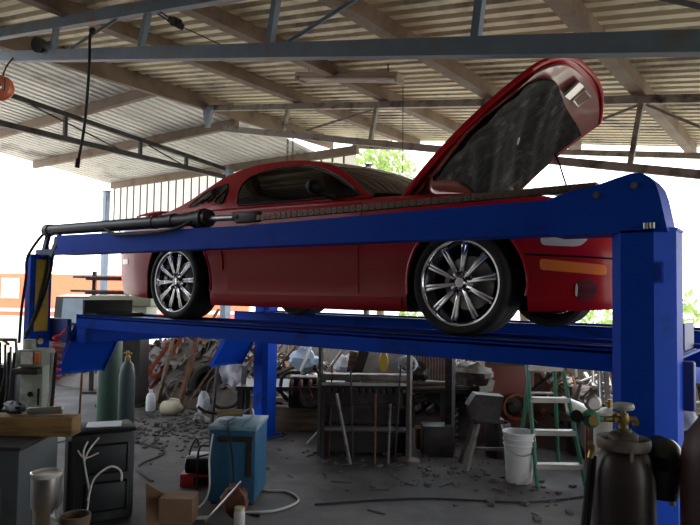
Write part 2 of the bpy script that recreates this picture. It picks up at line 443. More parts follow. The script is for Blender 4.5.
# bracket under the ridge
mb = MB((-5.2, 1.6, 4.1)); mb.prism([(-.10,0),(.10,0),(.03,-.30),(-.03,-.30)], .05, Matrix(((1,0,0),(0,0,1),(0,1,0))), (-5.2, 1.52, 4.42))
single(mb, 'gusset_bracket', 'post', 'grey tapered gusset bracket hanging where the roof slopes meet', 'bracket')

# tube light
t = thing('tube_light', 'long unlit tube light fitting hung under the roof', 'ceiling light', (-2.1, .65, 4.02)); o = t.location
a, b = V((-2.72, .65, 4.14)), V((-1.42, .65, 3.89))
mb = MB(o); mb.bar(a, b, .13, .05, bev=.01); mb.build('housing', 'fixture', t)
dd = (b-a).normalized(); dn = V((0,0,-.045))
for yy in (-.035, .035):
    mb = MB(o); mb.cyl(a + dd*.04 + dn + V((0,yy,0)), b - dd*.04 + dn + V((0,yy,0)), .019, n=10); mb.build('lamp_tube', 'tube_glow', t)
for p in (a + dd*.02, b - dd*.02):
    mb = MB(o); mb.box(p + dn, (.03, .13, .07)); mb.build('end_cap', 'fixture', t)
for p in (a + dd*.15, b - dd*.15):
    mb = MB(o); mb.cyl(p, (p.x, p.y, rz_(p.x)+.16), .006, n=6); mb.build('hanger_wire', 'darkiron', t)

# hanging things under the roof
mb = MB((-3.07, -1.52, 3.9)); mb.tube([(-3.07,-1.55,3.98), (-3.06,-1.58,3.90), (-3.09,-1.56,3.7), (-3.17,-1.52,3.45), (-3.24,-1.5,3.15), (-3.31,-1.5,2.9)], .012)
mb.cyl((-3.31,-1.5,2.92), (-3.325,-1.5,2.84), .02); mb.sph((-3.06,-1.56,3.95), .03)
single(mb, 'hanging_cable', 'black', 'black cable dangling from the near truss at upper left', 'cable')
t = thing('rope_hoist', 'small dark pulley with twin ropes tied to the near truss top', 'pulley', (-2.3,-1.5,3.9)); o = t.location
mb = MB(o); mb.tube([(-2.40,-1.5,4.03),(-2.2,-1.5,3.9),(-2.05,-1.5,3.80)], .006); mb.tube([(-2.40,-1.48,4.0),(-2.2,-1.48,3.87),(-2.07,-1.48,3.78)], .006)
mb.tube([(-1.98,-1.5,3.75),(-1.7,-1.5,3.60),(-1.46,-1.5,3.47)], .004); mb.build('rope', 'black', t)
mb = MB(o); mb.bar((-2.12,-1.5,3.84), (-1.98,-1.5,3.75), .05, .05, bev=.01); mb.cyl((-2.05,-1.53,3.80), (-2.05,-1.47,3.80), .035); mb.build('block', 'black', t)
t = thing('spot_lamp', 'round black lamp fixed on the near truss at upper left', 'lamp', (-3.9,-1.56,3.97)); o = t.location
mb = MB(o); mb.lathe([(0,0),(.045,0),(.06,.03),(.068,.10),(.06,.10),(0,.07)], (-3.93,-1.50,4.03), (.3,-1,-.25)); mb.build('shade', 'black', t)
mb = MB(o); mb.bar((-3.93,-1.5,4.03), (-3.93,-1.5,3.95), .03); mb.build('mount', 'black', t)
t = thing('hoist_chain', 'short rusty chain hanging from the far truss over the car roof', 'chain', (-3.7,1.6,3.45)); o = t.location
for dx in (0, .09):
    mb = MB(o)
    for k in range(8):
        z = 3.84 - k*.055
        mb.tube([(-3.72+dx + (.012*math.cos(q) if k%2 else 0), 1.6 + (0 if k%2 else .012*math.cos(q)), z + .03*math.sin(q)) for q in [2*PI*j/10 for j in range(11)]], .005, 5, 1)
    mb.build('chain_strand', 'rust', t)
t = thing('hose_reel', 'orange round reel hanging at the left picture edge', 'reel', (-4.6,-1.64,3.6)); o = t.location
mb = MB(o); mb.lathe([(.03,-.03),(.11,-.05),(.12,-.02),(.11,0),(.115,.03),(.11,.05),(.03,.03)], (-4.46,-1.64,3.70), (.6,-.8,0)); mb.build('drum', 'orange', t)
mb = MB(o); mb.tube([(-4.38,-1.64,3.78),(-4.33,-1.66,3.72),(-4.34,-1.66,3.64)], .006); mb.tube([(-4.46,-1.64,3.72),(-4.46,-1.6,3.9),(-4.46,-1.52,4.04)], .008); mb.build('hanger', 'darkiron', t)
mb = MB((-1.5,.9,3.0)); mb.cyl((-1.55,.9,3.88), (-1.54,.9,2.7), .004, n=5)
single(mb, 'pull_cord', 'darkiron', 'thin cord hanging straight down near the tube light', 'cord')
mb = MB((.1,.62,2.7)); mb.tube([(.02,.66,3.04),(.10,.60,2.9),(.16,.56,2.75),(.27,.5,2.43),(.3,.5,2.2)], .007)
single(mb, 'hood_rope', 'black', 'black cord hanging from the lower edge of the open hood', 'rope')
# ---------------------------------------------------------------- four post car hoist
lift = thing('car_lift', 'blue four-post car hoist carrying the red coupe', 'car lift', (-1.3, 0, 0)); LO = lift.location
def LP(mb, name, m, parent=None, **kw):
    return mb.build(name, m, parent or lift, **kw)
def column(prof, h, y_plate):
    mb = MB(LO); mb.prism(prof, h); c = LP(mb, 'column', 'blue', smooth=False)
    cx = sum(p[0] for p in prof)/len(prof); cy = sum(p[1] for p in prof)/len(prof)
    mb = MB(LO); mb.box((cx, cy, .012), (.42, .40, .024), bev=.004)
    for a in (-.17, .17):
        for b in (-.16, .16):
            m2 = MB(LO); m2.cyl((cx+a, cy+b, .02), (cx+a, cy+b, .05), .014, n=6); LP(m2, 'anchor_bolt', 'steel', c)
    LP(mb, 'base_plate', 'blue_dark', c)
    mb = MB(LO); mb.prism([(cx+(x-cx)*1.03, cy+(y-cy)*1.03) for x, y in prof], .012, None, (0,0,h)); LP(mb, 'column_cap', 'blue', c)
    return c
H = 2.105
c1 = column([(1.03,-1.27),(1.03,-1.46),(1.075,-1.50),(1.21,-1.50),(1.285,-1.42),(1.285,-1.27)], H, 0)
c2 = column([(-4.16,-1.31),(-4.16,-1.47),(-4.13,-1.50),(-4.04,-1.50),(-4.02,-1.48),(-4.02,-1.31)], H, 0)
c3 = column([(-3.93,1.29),(-3.79,1.29),(-3.74,1.34),(-3.74,1.5),(-3.96,1.5),(-3.96,1.34)], H, 0)
c4 = column([(1.05,1.27),(1.31,1.27),(1.31,1.45),(1.24,1.5),(1.10,1.5),(1.05,1.45)], H, 0)
mb = MB(LO); mb.box((-4.016,-1.40,1.74), (.008,.125,.66)); LP(mb, 'caution_plate', 'yellow', c2)
mb = MB(LO); mb.cyl((1.075,-1.49,1.30), (1.065,-1.52,1.30), .014); mb.sph((1.065,-1.525,1.30), .02); LP(mb, 'bolt', 'brass', c1)
mb = MB(LO); mb.cyl((-4.02,-1.41,1.32), (-3.99,-1.41,1.32), .03, n=10); LP(mb, 'bolt', 'brass', c2)
mb = MB(LO); mb.box((1.262,-1.486,1.92), (.05,.012,.09), PI/4); LP(mb, 'cover_plate', 'blue', c1)
# runways
for sy in (-1, 1):
    ya, yb = (.70, 1.25)
    mb = MB(LO)
    x0, x1 = -3.68, 1.28
    mb.box(((x0+x1)/2, sy*(ya+yb)/2, 1.545), (x1-x0, yb-ya, .012))
    for yy in (ya+.006, yb-.006): mb.box(((x0+x1)/2, sy*yy, 1.512), (x1-x0, .012, .118))
    for yy in (ya+.012, yb-.012): mb.box(((x0+x1)/2, sy*yy, 1.568), (x1-x0, .024, .012))
    for k in range(9): mb.box((x0+.3+k*.55, sy*(ya+yb)/2, 1.505), (.02, yb-ya-.03, .07))
    r = LP(mb, 'runway', 'blue', smooth=False)
    # tread strip
    mb = MB(LO); mb.box(((x0+x1)/2, sy*.98, 1.5525), (x1-x0-.02, .40, .005)); LP(mb, 'tread_plate', 'blue_dark', r)
    # drop ramp
    d = V((-.31, 0, -.44)).normalized(); L = .58 if sy < 0 else .70
    top = V((-3.705, sy*.985, 1.47))
    n = V((d.z, 0, -d.x))
    mb = MB(LO); mb.bar(top + d*.0, top + d*L, .50, .018, up=n)
    mb.bar(top + d*(L-.02) + V((0,-.25,0)), top + d*(L-.02) + V((0,.25,0)), .03)
    for yy in (-.245, .245): mb.bar(top + V((0,yy,0)), top + d*L + V((0,yy,0)), .012, .05, up=n)
    LP(mb, 'drop_ramp', 'blue', r, smooth=False)
    mb = MB(LO); mb.cyl(top + V((.01,-.26,0)), top + V((.01,.26,0)), .018); LP(mb, 'ramp_hinge', 'blue_dark', r)
    # wheel stop at the front end
    mb = MB(LO); mb.bar((1.24, sy*.72, 1.62), (1.24, sy*1.0, 1.62), .02, .13); LP(mb, 'wheel_stop', 'blue_dark', r)
mb = MB(LO); mb.box((-3.60,-.98,1.63), (.03,.50,.15)); mb.box((-3.50,-.98,1.575), (.20,.48,.03)); LP(mb, 'rear_wheel_chock', 'blackmetal')
# cross beams
for x in (-3.58, 1.14):
    mb = MB(LO); mb.box((x, 0, 1.385), (.14, 2.52, .13), bev=.008); LP(mb, 'cross_beam', 'blue')
for x, y in ((-3.90,-1.285), (-3.80,1.27), (1.16,-1.255), (1.16,1.255)):
    mb = MB(LO); mb.box((x, y, 1.42), (.34, .05, .22), bev=.01); LP(mb, 'carriage', 'blue_dark')
# top beam on the near side
mb = MB(LO)
mb.prism([(-3.66,2.105),(1.00,2.105),(1.00,2.272),(.3,2.268),(-1.3,2.248),(-3.66,2.275)], .16, Matrix(((1,0,0),(0,0,1),(0,1,0))), (0,-1.47,0))
tb = LP(mb, 'top_beam', 'blue', smooth=False)
mb = MB(LO)
mb.prism([(.76,2.095),(1.265,2.095),(1.26,2.12),(1.235,2.25),(1.22,2.30),(1.195,2.335),(1.16,2.357),(1.12,2.357),(1.06,2.342),(1.0,2.325),(.93,2.308),(.87,2.303),(.82,2.290),(.76,2.27)],
         .22, Matrix(((1,0,0),(0,0,1),(0,1,0))), (0,-1.50,0))
eh = LP(mb, 'end_housing', 'blue', tb, smooth=False)
for x, z in ((.975,2.272), (1.135,2.30)):
    mb = MB(LO); mb.cyl((x,-1.5,z), (x,-1.512,z), .016, n=6); mb.cyl((x,-1.51,z), (x,-1.518,z), .009, n=8); LP(mb, 'bolt', 'oldsteel', tb)
mb = MB(LO); mb.bar((1.09,-1.49,2.112), (1.20,-1.49,2.118), .02, .012); mb.cyl((1.18,-1.50,2.11),(1.18,-1.50,2.135), .012); mb.cyl((1.205,-1.50,2.11),(1.205,-1.50,2.135), .012)
LP(mb, 'cable_clip', 'steel', tb)
mb = MB(LO); mb.box((-3.85,-1.40,2.135), (.42,.10,.05)); mb.bar((-3.80,-1.44,2.10), (-3.66,-1.44,2.28), .03, .05); mb.bar((-3.98,-1.42,2.10), (-3.90,-1.42,2.30), .03, .05); LP(mb, 'end_bracket', 'blue_dark', tb)
# hydraulic cylinder, rod, chain
yc = -1.42
hc = MB(LO); hc.cyl((-3.90,yc,2.335), (-1.80,yc,2.325), .048, n=24); hc.cyl((-3.93,yc,2.335), (-3.86,yc,2.335), .056, n=20)
hc.cyl((-2.35,yc,2.328), (-2.33,yc,2.328), .053, n=20); hc.cyl((-2.14,yc,2.33),(-2.10,yc,2.33), .054, n=20)
hcy = LP(hc, 'hydraulic_cylinder', 'blackmetal')
mb = MB(LO); mb.cyl((-1.88,yc,2.325), (-1.72,yc,2.325), .064, n=10); mb.cyl((-1.80,yc,2.325),(-1.76,yc,2.325), .075, n=16); LP(mb, 'gland_nut', 'blackmetal', hcy)
mb = MB(LO); mb.cyl((-1.76,yc,2.322), (-1.42,yc,2.315), .021, n=14); LP(mb, 'piston_rod', 'steel', hcy)
mb = MB(LO); mb.box((-1.33,yc,2.31), (.22,.06,.075), bev=.015); mb.cyl((-1.45,yc,2.315), (-1.40,yc,2.315), .035); LP(mb, 'chain_anchor', 'darkiron', hcy)
mb = MB(LO)
pa, pb = V((-1.25,yc,2.300)), V((.95,yc,2.325))
n = 96; dv = (pb-pa)/n
for k in range(n):
    p = pa + dv*(k+.5)
    for yy in ((-.022,-.008,.008,.022) if k % 2 else (-.015,0,.015)):
        mb.box(p + V((0,yy,0)), (dv.length*1.5, .006, .034), (0, -math.atan2(dv.z, dv.x), 0))
    mb.cyl(p + V((0,-.028,0)), p + V((0,.028,0)), .008, n=6)
LP(mb, 'lift_chain', 'chain')
mb = MB(LO); mb.tube([(-3.93,yc,2.33),(-4.0,-1.46,2.25),(-4.03,-1.54,2.08),(-4.06,-1.53,1.9),(-4.12,-1.53,1.6),(-4.14,-1.53,1.3)], .013); LP(mb, 'hydraulic_hose', 'black')
mb = MB(LO); mb.tube([(-2.9,-1.48,2.30),(-2.75,-1.495,2.245),(-2.5,-1.50,2.235),(-2.2,-1.50,2.24),(-1.98,-1.49,2.26),(-1.84,-1.47,2.31)], .014); LP(mb, 'hydraulic_hose', 'black')
mb = MB(LO); mb.tube([(-3.90,-1.44,2.30),(-3.97,-1.38,2.12),(-3.99,-1.38,1.95),(-4.0,-1.43,1.7),(-4.0,-1.49,1.5),(-4.03,-1.53,1.35)], .013); LP(mb, 'hydraulic_hose', 'black')
mb = MB(LO); mb.tube([(-3.72,-1.45,2.26),(-3.92,-1.36,2.10),(-3.99,-1.34,1.95),(-3.99,-1.39,1.75),(-4.0,-1.47,1.52),(-4.02,-1.54,1.38)], .012); LP(mb, 'hydraulic_hose', 'black')

# ---------------------------------------------------------------- the red coupe (x forward, y left, wheel contact z=.03)
car = thing('sports_coupe', 'red two-door sports coupe raised on the blue hoist with its hood open', 'car', (0, 0, 1.524))
ST = [ # x, zb, W, wb, zs, ws, zt
 (-3.84,.42,.60,.56,.86,.52,.95), (-3.78,.30,.74,.71,.93,.64,.985), (-3.60,.245,.84,.815,.965,.74,1.015), (-3.2,.21,.91,.90,.968,.80,1.0),
 (-2.72,.18,.94,.925,.968,.85,.985), (-2.2,.165,.94,.93,.962,.862,.965), (-1.5,.165,.936,.93,.955,.862,.96), (-.75,.172,.936,.93,.945,.862,.955),
 (-.3,.178,.94,.93,.935,.85,.94), (0,.183,.94,.93,.922,.835,.93), (.4,.195,.925,.918,.892,.79,.90), (.62,.203,.888,.875,.835,.72,.85),
 (.80,.212,.81,.80,.765,.60,.80), (.90,.222,.69,.68,.70,.44,.73), (.955,.245,.50,.49,.64,.25,.66)]
def pch(xs, ys, x):
    if x <= xs[0]: return ys[0]
    if x >= xs[-1]: return ys[-1]
    i = max(k for k in range(len(xs)-1) if xs[k] <= x)
    def dl(k): return (ys[k+1]-ys[k])/(xs[k+1]-xs[k])
    def sl(k):
        if k == 0: return dl(0)
        if k == len(xs)-1: return dl(k-1)
        a, b = dl(k-1), dl(k)
        return 0 if a*b <= 0 else 2*a*b/(a+b)
    h = xs[i+1]-xs[i]; t = (x-xs[i])/h
    return ((2*t**3-3*t**2+1)*ys[i] + (t**3-2*t**2+t)*h*sl(i) + (-2*t**3+3*t**2)*ys[i+1] + (t**3-t**2)*h*sl(i+1))
XS = [s[0] for s in ST]
def par(x): return [pch(XS, [s[k] for s in ST], x) for k in range(1, 7)]
def outer(x):
    zb, W, wb, zs, ws, zt = par(x); h = zs-zb
    return [(wb-.012, zb+.0), (wb, zb+.035), (wb+.004, zb+.095), (W-.016, zb+.13), (W-.006, zb+.36*h), (W, zb+.55*h), (W-.002, zb+.66*h), (W-.022, zb+.74*h), (W-.03, zb+.86*h), (ws+.035, zs-.022), (ws, zs)]
def half(x):
    zb, W, wb, zs, ws, zt = par(x)
    o = outer(x)
    bay = -.46 < x < .62
    if bay: inn = [(ws-.07, zs+.004), (ws-.10, .79), (0, .79)]
    else: inn = [(ws-.07, zs+.006), (ws-.10, zs+.01), (0, zt)]
    return [(0, zb), (wb*.8, zb)] + o + inn
def side_y(x, z):
    o = outer(x)
    for (y0,z0),(y1,z1) in zip(o, o[1:]):
        if z0 <= z <= z1: return y0 + (y1-y0)*(z-z0)/max(1e-6, z1-z0)
    return o[-1][0] if z > o[-1][1] else o[0][0]
xs = sorted(set([round(-3.84 + k*.06, 3) for k in range(81) if -3.84 + k*.06 < .955] + [.955, -.455, -.465, .615, .625, -3.81, .93]))
mb = MB()
rows = []
for x in xs:
    hp = half(x)
    ring = [(y, z) for y, z in hp] + [(-y, z) for y, z in hp[-2:0:-1]]
    rows.append([mb.bm.verts.new((x, y, z)) for y, z in ring])
for a, b in zip(rows, rows[1:]):
    n = len(a)
    for k in range(n): mb.bm.faces.new((a[k], b[k], b[(k+1)%n], a[(k+1)%n]))
mb.bm.faces.new(rows[0]); mb.bm.faces.new(rows[-1][::-1])
body = mb.build('body', ['red', 'black'], car, ang=28)
def cut(o, cutter):
    md = o.modifiers.new('b', 'BOOLEAN'); md.operation = 'DIFFERENCE'; md.object = cutter; md.solver = 'EXACT'; md.use_self = True
    bpy.context.view_layer.update()
    dg = bpy.context.evaluated_depsgraph_get()
    me = bpy.data.meshes.new_from_object(o.evaluated_get(dg)); o.modifiers.clear()
    o.data = me; bpy.data.objects.remove(cutter)
ZC = .359
for ax, rr in ((.03, .40), (-2.68, .435)):
    for sy in (-1, 1):
        c = MB(); c.mi = 1
        c.cyl((ax, sy*.58, ZC+.0), (ax, sy*1.1, ZC+.0), rr, n=48); c.box((ax, sy*.84, .15), (rr*2, .52, .42))
        co = c.build('cutter', ['red', 'black'], car); cut(body, co)
for p in body.data.polygons: p.use_smooth = True
body.data.set_sharp_from_angle(angle=math.radians(30))
CP = lambda mb, name, m, parent=None, **kw: mb.build(name, m, parent or car, **kw)
# arch lip beads
for ax, rr in ((.03, .40), (-2.68, .435)):
    for sy in (-1, 1):
        pts = []
        for k in range(25):
            a = -.35 + (PI+.7)*k/24
            x = ax + rr*math.cos(a); z = ZC + rr*math.sin(a)
            if z < .24: continue
            pts.append((x, sy*(side_y(x, z)+.001), z))
        mb = MB(); mb.tube(pts, .009, 6, 1); CP(mb, 'wheel_arch_lip', 'red')

def side_panel(x0, x1, z0f, z1f, off, nu, nv, sy, name, m, parent=None):
    mb = MB()
    def f(u, v):
        x = x0 + (x1-x0)*u; z = z0f(x) + (z1f(x)-z0f(x))*v
        return (x, sy*(side_y(x, z)+off), z)
    mb.grid(f, nu, nv, (0, -sy*.02, 0)); return CP(mb, name, m, parent)
def side_patch(poly, off, sy, name, m, parent=None, th=.02):
    """patch that follows the flank, from an outline in x,z, built as rings"""
    mb = MB(); n0 = len(poly); pts = []
    for k in range(n0):
        a, b = poly[k], poly[(k+1) % n0]
        for q in range(6): pts.append((a[0]+(b[0]-a[0])*q/6, a[1]+(b[1]-a[1])*q/6))
    n = len(pts); cx = sum(p[0] for p in pts)/n; cz = sum(p[1] for p in pts)/n
    def pt(x, z, o): return mb.bm.verts.new((x, sy*(side_y(x, z)+o), z))
    rings = [[pt(x, z, -th) for x, z in pts]]
    for t in (1, .85, .7, .5, .3, .12): rings.append([pt(cx+(x-cx)*t, cz+(z-cz)*t, off) for x, z in pts])
    for a, b in zip(rings, rings[1:]):
        for k in range(n): mb.bm.faces.new((a[k], a[(k+1)%n], b[(k+1)%n], b[k]))
    mb.bm.faces.new(rings[-1])
    return CP(mb, name, m, parent)
def rnd(poly, r, n=4):
    out = []; N = len(poly)
    for i in range(N):
        p0, p1, p2 = V(poly[i-1]), V(poly[i]), V(poly[(i+1)%N])
        a = (p0-p1); b = (p2-p1); ra = min(r, a.length*.45); rb = min(r, b.length*.45)
        s = p1 + a.normalized()*ra; e = p1 + b.normalized()*rb
        for k in range(n+1):
            t = k/n; q = s*(1-t)**2 + p1*2*t*(1-t) + e*t*t; out.append((q.x, q.y))
    return out
doors = {}
for sy in (-1, 1):
    d = side_panel(-2.04, -.755, lambda x: .285, lambda x: par(x)[3]-.012, .005, 40, 18, sy, 'door', 'red'); doors[sy] = d
    hm = MB(); hm.bar((-1.93, sy*(side_y(-1.93,.80)+.012), .80), (-1.74, sy*(side_y(-1.74,.80)+.012), .80), .03, .028, bev=.01); CP(hm, 'door_handle', 'red', d)
    side_panel(-2.2, -.40, lambda x: .185, lambda x: .262, .010, 40, 3, sy, 'side_skirt', 'red')
    side_patch(rnd([(.50,.435),(.83,.405),(.83,.462),(.50,.498)], .02), .004, sy, 'marker_lamp', 'amber')
    side_patch(rnd([(.50,.575),(.715,.562),(.76,.63),(.72,.68),(.52,.70)], .04), .004, sy, 'headlamp', 'lens')
    side_patch([(.735+.052*math.cos(q), .322+.066*math.sin(q)) for q in [2*PI*k/20 for k in range(20)]], .004, sy, 'fog_lamp_shade', 'fogshade')  # surface patch whose dark red paints the shade of a recess
    side_patch([(.690+.006*math.cos(q), .322+.036*math.sin(q)) for q in [2*PI*k/16 for k in range(16)]], .007, sy, 'fog_lamp_rim', 'lens')
    mb = MB(); mb.tube([(x, sy*(side_y(x,.525)+.001), .525-.06*(x-.42)) for x in (.42,.5,.6,.7,.78,.86,.92)], .006, 6, 2); CP(mb, 'bumper_seam', 'darktrim')
    side_patch(rnd([(-3.60,.52),(-3.48,.52),(-3.48,.57),(-3.60,.57)], .015), .004, sy, 'rear_marker_lamp', 'tail')
    mb = MB(); mb.tube([(-2.55, sy*(side_y(-2.55,.74)+.002), .74),(-2.3, sy*(side_y(-2.3,.72)+.004), .72),(-2.12, sy*(side_y(-2.12,.6)+.004), .60),(-2.10, sy*(side_y(-2.1,.45)+.003), .45)], .008, 6, 4); CP(mb, 'side_scoop_crease', 'red')
# front mask: grille and nose light
mb = MB(); mb.box((.925,0,.52), (.06,.80,.16), bev=.03); CP(mb, 'grille', 'darktrim')
for sy in (-1, 1):
    mb = MB(); mb.lathe([(0,.02),(.075,.015),(.085,-.03)], (.90, sy*.55, .58), (1, sy*.5, 0)); CP(mb, 'head_lamp_bowl', 'lens')
mb = MB(); mb.grid(lambda u,v: (-3.86+.02*u, -.52+1.04*v, .60+.24*u), 2, 6, (.03,0,0)); CP(mb, 'tail_panel', 'darktrim')
for sy in (-1,1):
    for k in range(3):
        mb = MB(); mb.box((-3.85, sy*(.34+.09*k), .74), (.03,.075,.20), bev=.01); CP(mb, 'tail_lamp', 'tail')
mb = MB(); mb.grid(lambda u,v: (-3.72+.2*u, -.62+1.24*v, 1.085+.012*math.sin(PI*u)-.07*abs(2*v-1)**4), 4, 16, (0,0,-.02))
for sy in (-1,1): mb.box((-3.62, sy*.45, 1.04), (.12,.03,.07))
CP(mb, 'rear_spoiler', 'red')
for sy in (-1,1):
    mb = MB(); mb.tube([(-3.5,sy*.35,.24),(-3.84,sy*.36,.26)], .04, 10, 1); CP(mb, 'exhaust_tip', 'chrome')
# under body
mb = MB(); mb.box((-1.75,0,.24), (2.4,1.05,.10)); mb.cyl((-2.72,-.6,.34),(-2.72,.6,.34), .05); mb.cyl((0,-.6,.33),(0,.6,.33), .04); mb.tube([(-.4,.2,.17),(-1.6,.2,.16),(-2.3,.3,.17),(-3.2,.35,.24)], .035, 8, 3); CP(mb, 'chassis', 'darkiron')

# greenhouse
EDGE = [(-.70,.955),(-.81,1.03),(-.99,1.155),(-1.2,1.258),(-1.38,1.311),(-1.6,1.350),(-1.83,1.366),(-2.04,1.366),(-2.21,1.342),(-2.41,1.293),(-2.58,1.215),(-2.84,1.108),(-3.02,1.061),(-3.2,1.02),(-3.40,.965)]
EX = [-p[0] for p in EDGE]; EZ = [p[1] for p in EDGE]
def edge_z(x): return pch(EX, EZ, -x)
def gy(z): return pch([.90,.96,1.02,1.12,1.25,1.34,1.38], [.868,.858,.838,.775,.675,.600,.565], z)
def gyx(x, z):
    t = min(1, max(0, (-2.2-x)/1.1)); return gy(z)*(1-.24*t*t*(3-2*t))
for sy in (-1, 1):
    # red side frame as rows along the edge curve down to the belt
    mb = MB()
    def f(u, v):
        x = -.70 - 2.70*u; zt = edge_z(x); zb = min(.95, zt-.004); z = zb + (zt-zb)*v
        return (x, sy*gyx(x, z), z)
    mb.grid(f, 54, 8, (0, -sy*.03, 0)); CP(mb, 'roof_side_frame', 'red')
    def gpatch(poly, off, name, m, parent=None, th=.012):
        mb = MB(); n = len(poly)
        cx = sum(p[0] for p in poly)/n; cz = sum(p[1] for p in poly)/n
        rings = []
        for t in (1.0, .75, .5, .25):
            rings.append([mb.bm.verts.new((cx+(x-cx)*t, sy*(gyx(cx+(x-cx)*t, cz+(z-cz)*t)+off), cz+(z-cz)*t)) for x, z in poly])
        c = mb.bm.verts.new((cx, sy*(gyx(cx, cz)+off), cz))
        back = [mb.bm.verts.new((x, sy*(gyx(x, z)-.004), z)) for x, z in poly]
        for a, b in zip(rings, rings[1:]):
            for k in range(n): mb.bm.faces.new((a[k], a[(k+1)%n], b[(k+1)%n], b[k]))
        for k in range(n):
            mb.bm.faces.new((rings[-1][k], rings[-1][(k+1)%n], c)); mb.bm.faces.new((rings[0][k], back[k], back[(k+1)%n], rings[0][(k+1)%n]))
        return CP(mb, name, m, parent)
    wpoly = [(-.80,.975),(-.852,1.012),(-.974,1.087),(-1.152,1.172),(-1.335,1.240),(-1.551,1.286),(-1.769,1.293),(-1.955,1.271),(-2.06,1.236),(-2.098,1.181),(-2.085,1.104),(-2.03,.982),(-1.667,.975),(-1.2,.974)]
    wp = rnd(wpoly, .018, 2)
    g = gpatch(wp, .006, 'side_window', 'darkglass_solid')
    mb = MB(); mb.tube([(x, sy*(gyx(x, z)+.006), z) for x, z in wp+[wp[0]]], .008, 6, 1); CP(mb, 'window_seal', 'darktrim', g)
    mb = MB(); mb.tube([(x, sy*(gyx(x, z)+.009), z) for x, z in [(-.86,1.022),(-.974,1.096),(-1.152,1.182),(-1.335,1.252),(-1.50,1.284)]], .004, 6, 3); CP(mb, 'drip_rail', 'chrome', g)
    qp = rnd([(-2.80,1.03),(-2.705,1.093),(-2.584,1.15),(-2.441,1.188),(-2.30,1.206),(-2.235,1.118),(-2.218,1.042),(-2.222,1.012)], .02, 2)
    g2 = gpatch(qp, .006, 'quarter_window', 'darkglass_solid')
    mb = MB(); mb.tube([(x, sy*(gyx(x, z)+.006), z) for x, z in qp+[qp[0]]], .007, 6, 1)
    for k in range(4):
        x = -2.34-.10*k; x2 = x+.09; z2 = 1.155-.026*k; mb.bar((x, sy*(gyx(x,1.035)+.010), 1.035), (x2, sy*(gyx(x2,z2)+.010), z2), .012, .006)
    CP(mb, 'louvre_frame', 'darktrim', g2)
    # mirror
    mb = MB(); mb.sph((-1.10, sy*.985, 1.035), .078, (.62,1.05,.72), 18); mb.bar((-1.02, sy*.86, .965), (-1.08, sy*.96, 1.0), .05, .035, bev=.01)
    mr = CP(mb, 'door_mirror', 'darktrim', doors[sy])
    mb = MB(); mb.sph((-1.140, sy*.985, 1.035), .062, (.25,1.05,.75), 16); CP(mb, 'mirror_glass', 'chrome', mr)
def top_panel(x0, x1, nu, name, m, crown, bow0, bow1, nv=20):
    mb = MB()
    def f(u, v):
        x = x0 + (x1-x0)*u; z = edge_z(x); ye = gyx(x, z)-.004; s = 2*v-1
        return (x + (bow0*(1-u)+bow1*u)*(1-s*s), ye*s, z + crown*(1-s*s))
    mb.grid(f, nu, nv, (0,0,-.012)); return CP(mb, name, m)
top_panel(-.74, -1.42, 16, 'windscreen', 'glassclear', .035, .22, .07)
top_panel(-1.42, -2.36, 20, 'roof_panel', 'red', .035, .07, -.04)
top_panel(-2.36, -3.22, 16, 'rear_window', 'glassdark', .035, -.04, -.06)
mb = MB(); mb.grid(lambda u,v: (-.42-.30*u+.12*(1-(2*v-1)**2)*(1-u), .80*(2*v-1), .945+.015*u), 4, 16, (0,0,-.03)); CP(mb, 'cowl_panel', 'darktrim')
for s0 in (-.45, .1):
    mb = MB(); mb.tube([(-.50,s0,.985),(-.60,s0+.2,1.03),(-.70,s0+.42,1.06)], .008, 6, 3); CP(mb, 'wiper', 'darktrim')
# cabin
for sy in (-1,1):
    mb = MB(); mb.box((-1.75,sy*.38,.98), (.16,.46,.44), (0,-.25,0), bev=.06); mb.box((-1.84,sy*.38,1.22), (.10,.26,.14), (0,-.25,0), bev=.04); CP(mb, 'seat', 'seat')
mb = MB(); mb.tube([(-1.12, -.37+.18*math.cos(q), 1.0+.16*math.sin(q)) for q in [2*PI*k/20 for k in range(21)]], .014, 6, 1); CP(mb, 'steering_wheel', 'darktrim')
mb = MB(); mb.box((-.90,0,.955), (.30,1.45,.08), bev=.03); CP(mb, 'dashboard', 'darktrim')

# hood, hinged at the cowl
HT = math.radians(38.85); HX, HZ = -.55, .95
def hood_pt(u, s, dz):
    """u 0..1 hinge to lip, s -1..1 across"""
    L = 1.39 - .22*abs(s)**3
    w_ = .76 - .01*u**2
    a = u*L; c = .08*(1-s*s) + .05*4*u*(1-u) - .012*abs(s)**8 + dz
    return (HX + .12*(1-s*s)*(1-u) + a*math.cos(HT) - c*math.sin(HT), w_*s, HZ + a*math.sin(HT) + c*math.cos(HT))
hn = (math.sin(HT)*.02, 0, -math.cos(HT)*.02)
mb = MB(); mb.grid(lambda u,v: hood_pt(u, 2*v-1, 0), 30, 24, hn); hood = CP(mb, 'hood', 'red')
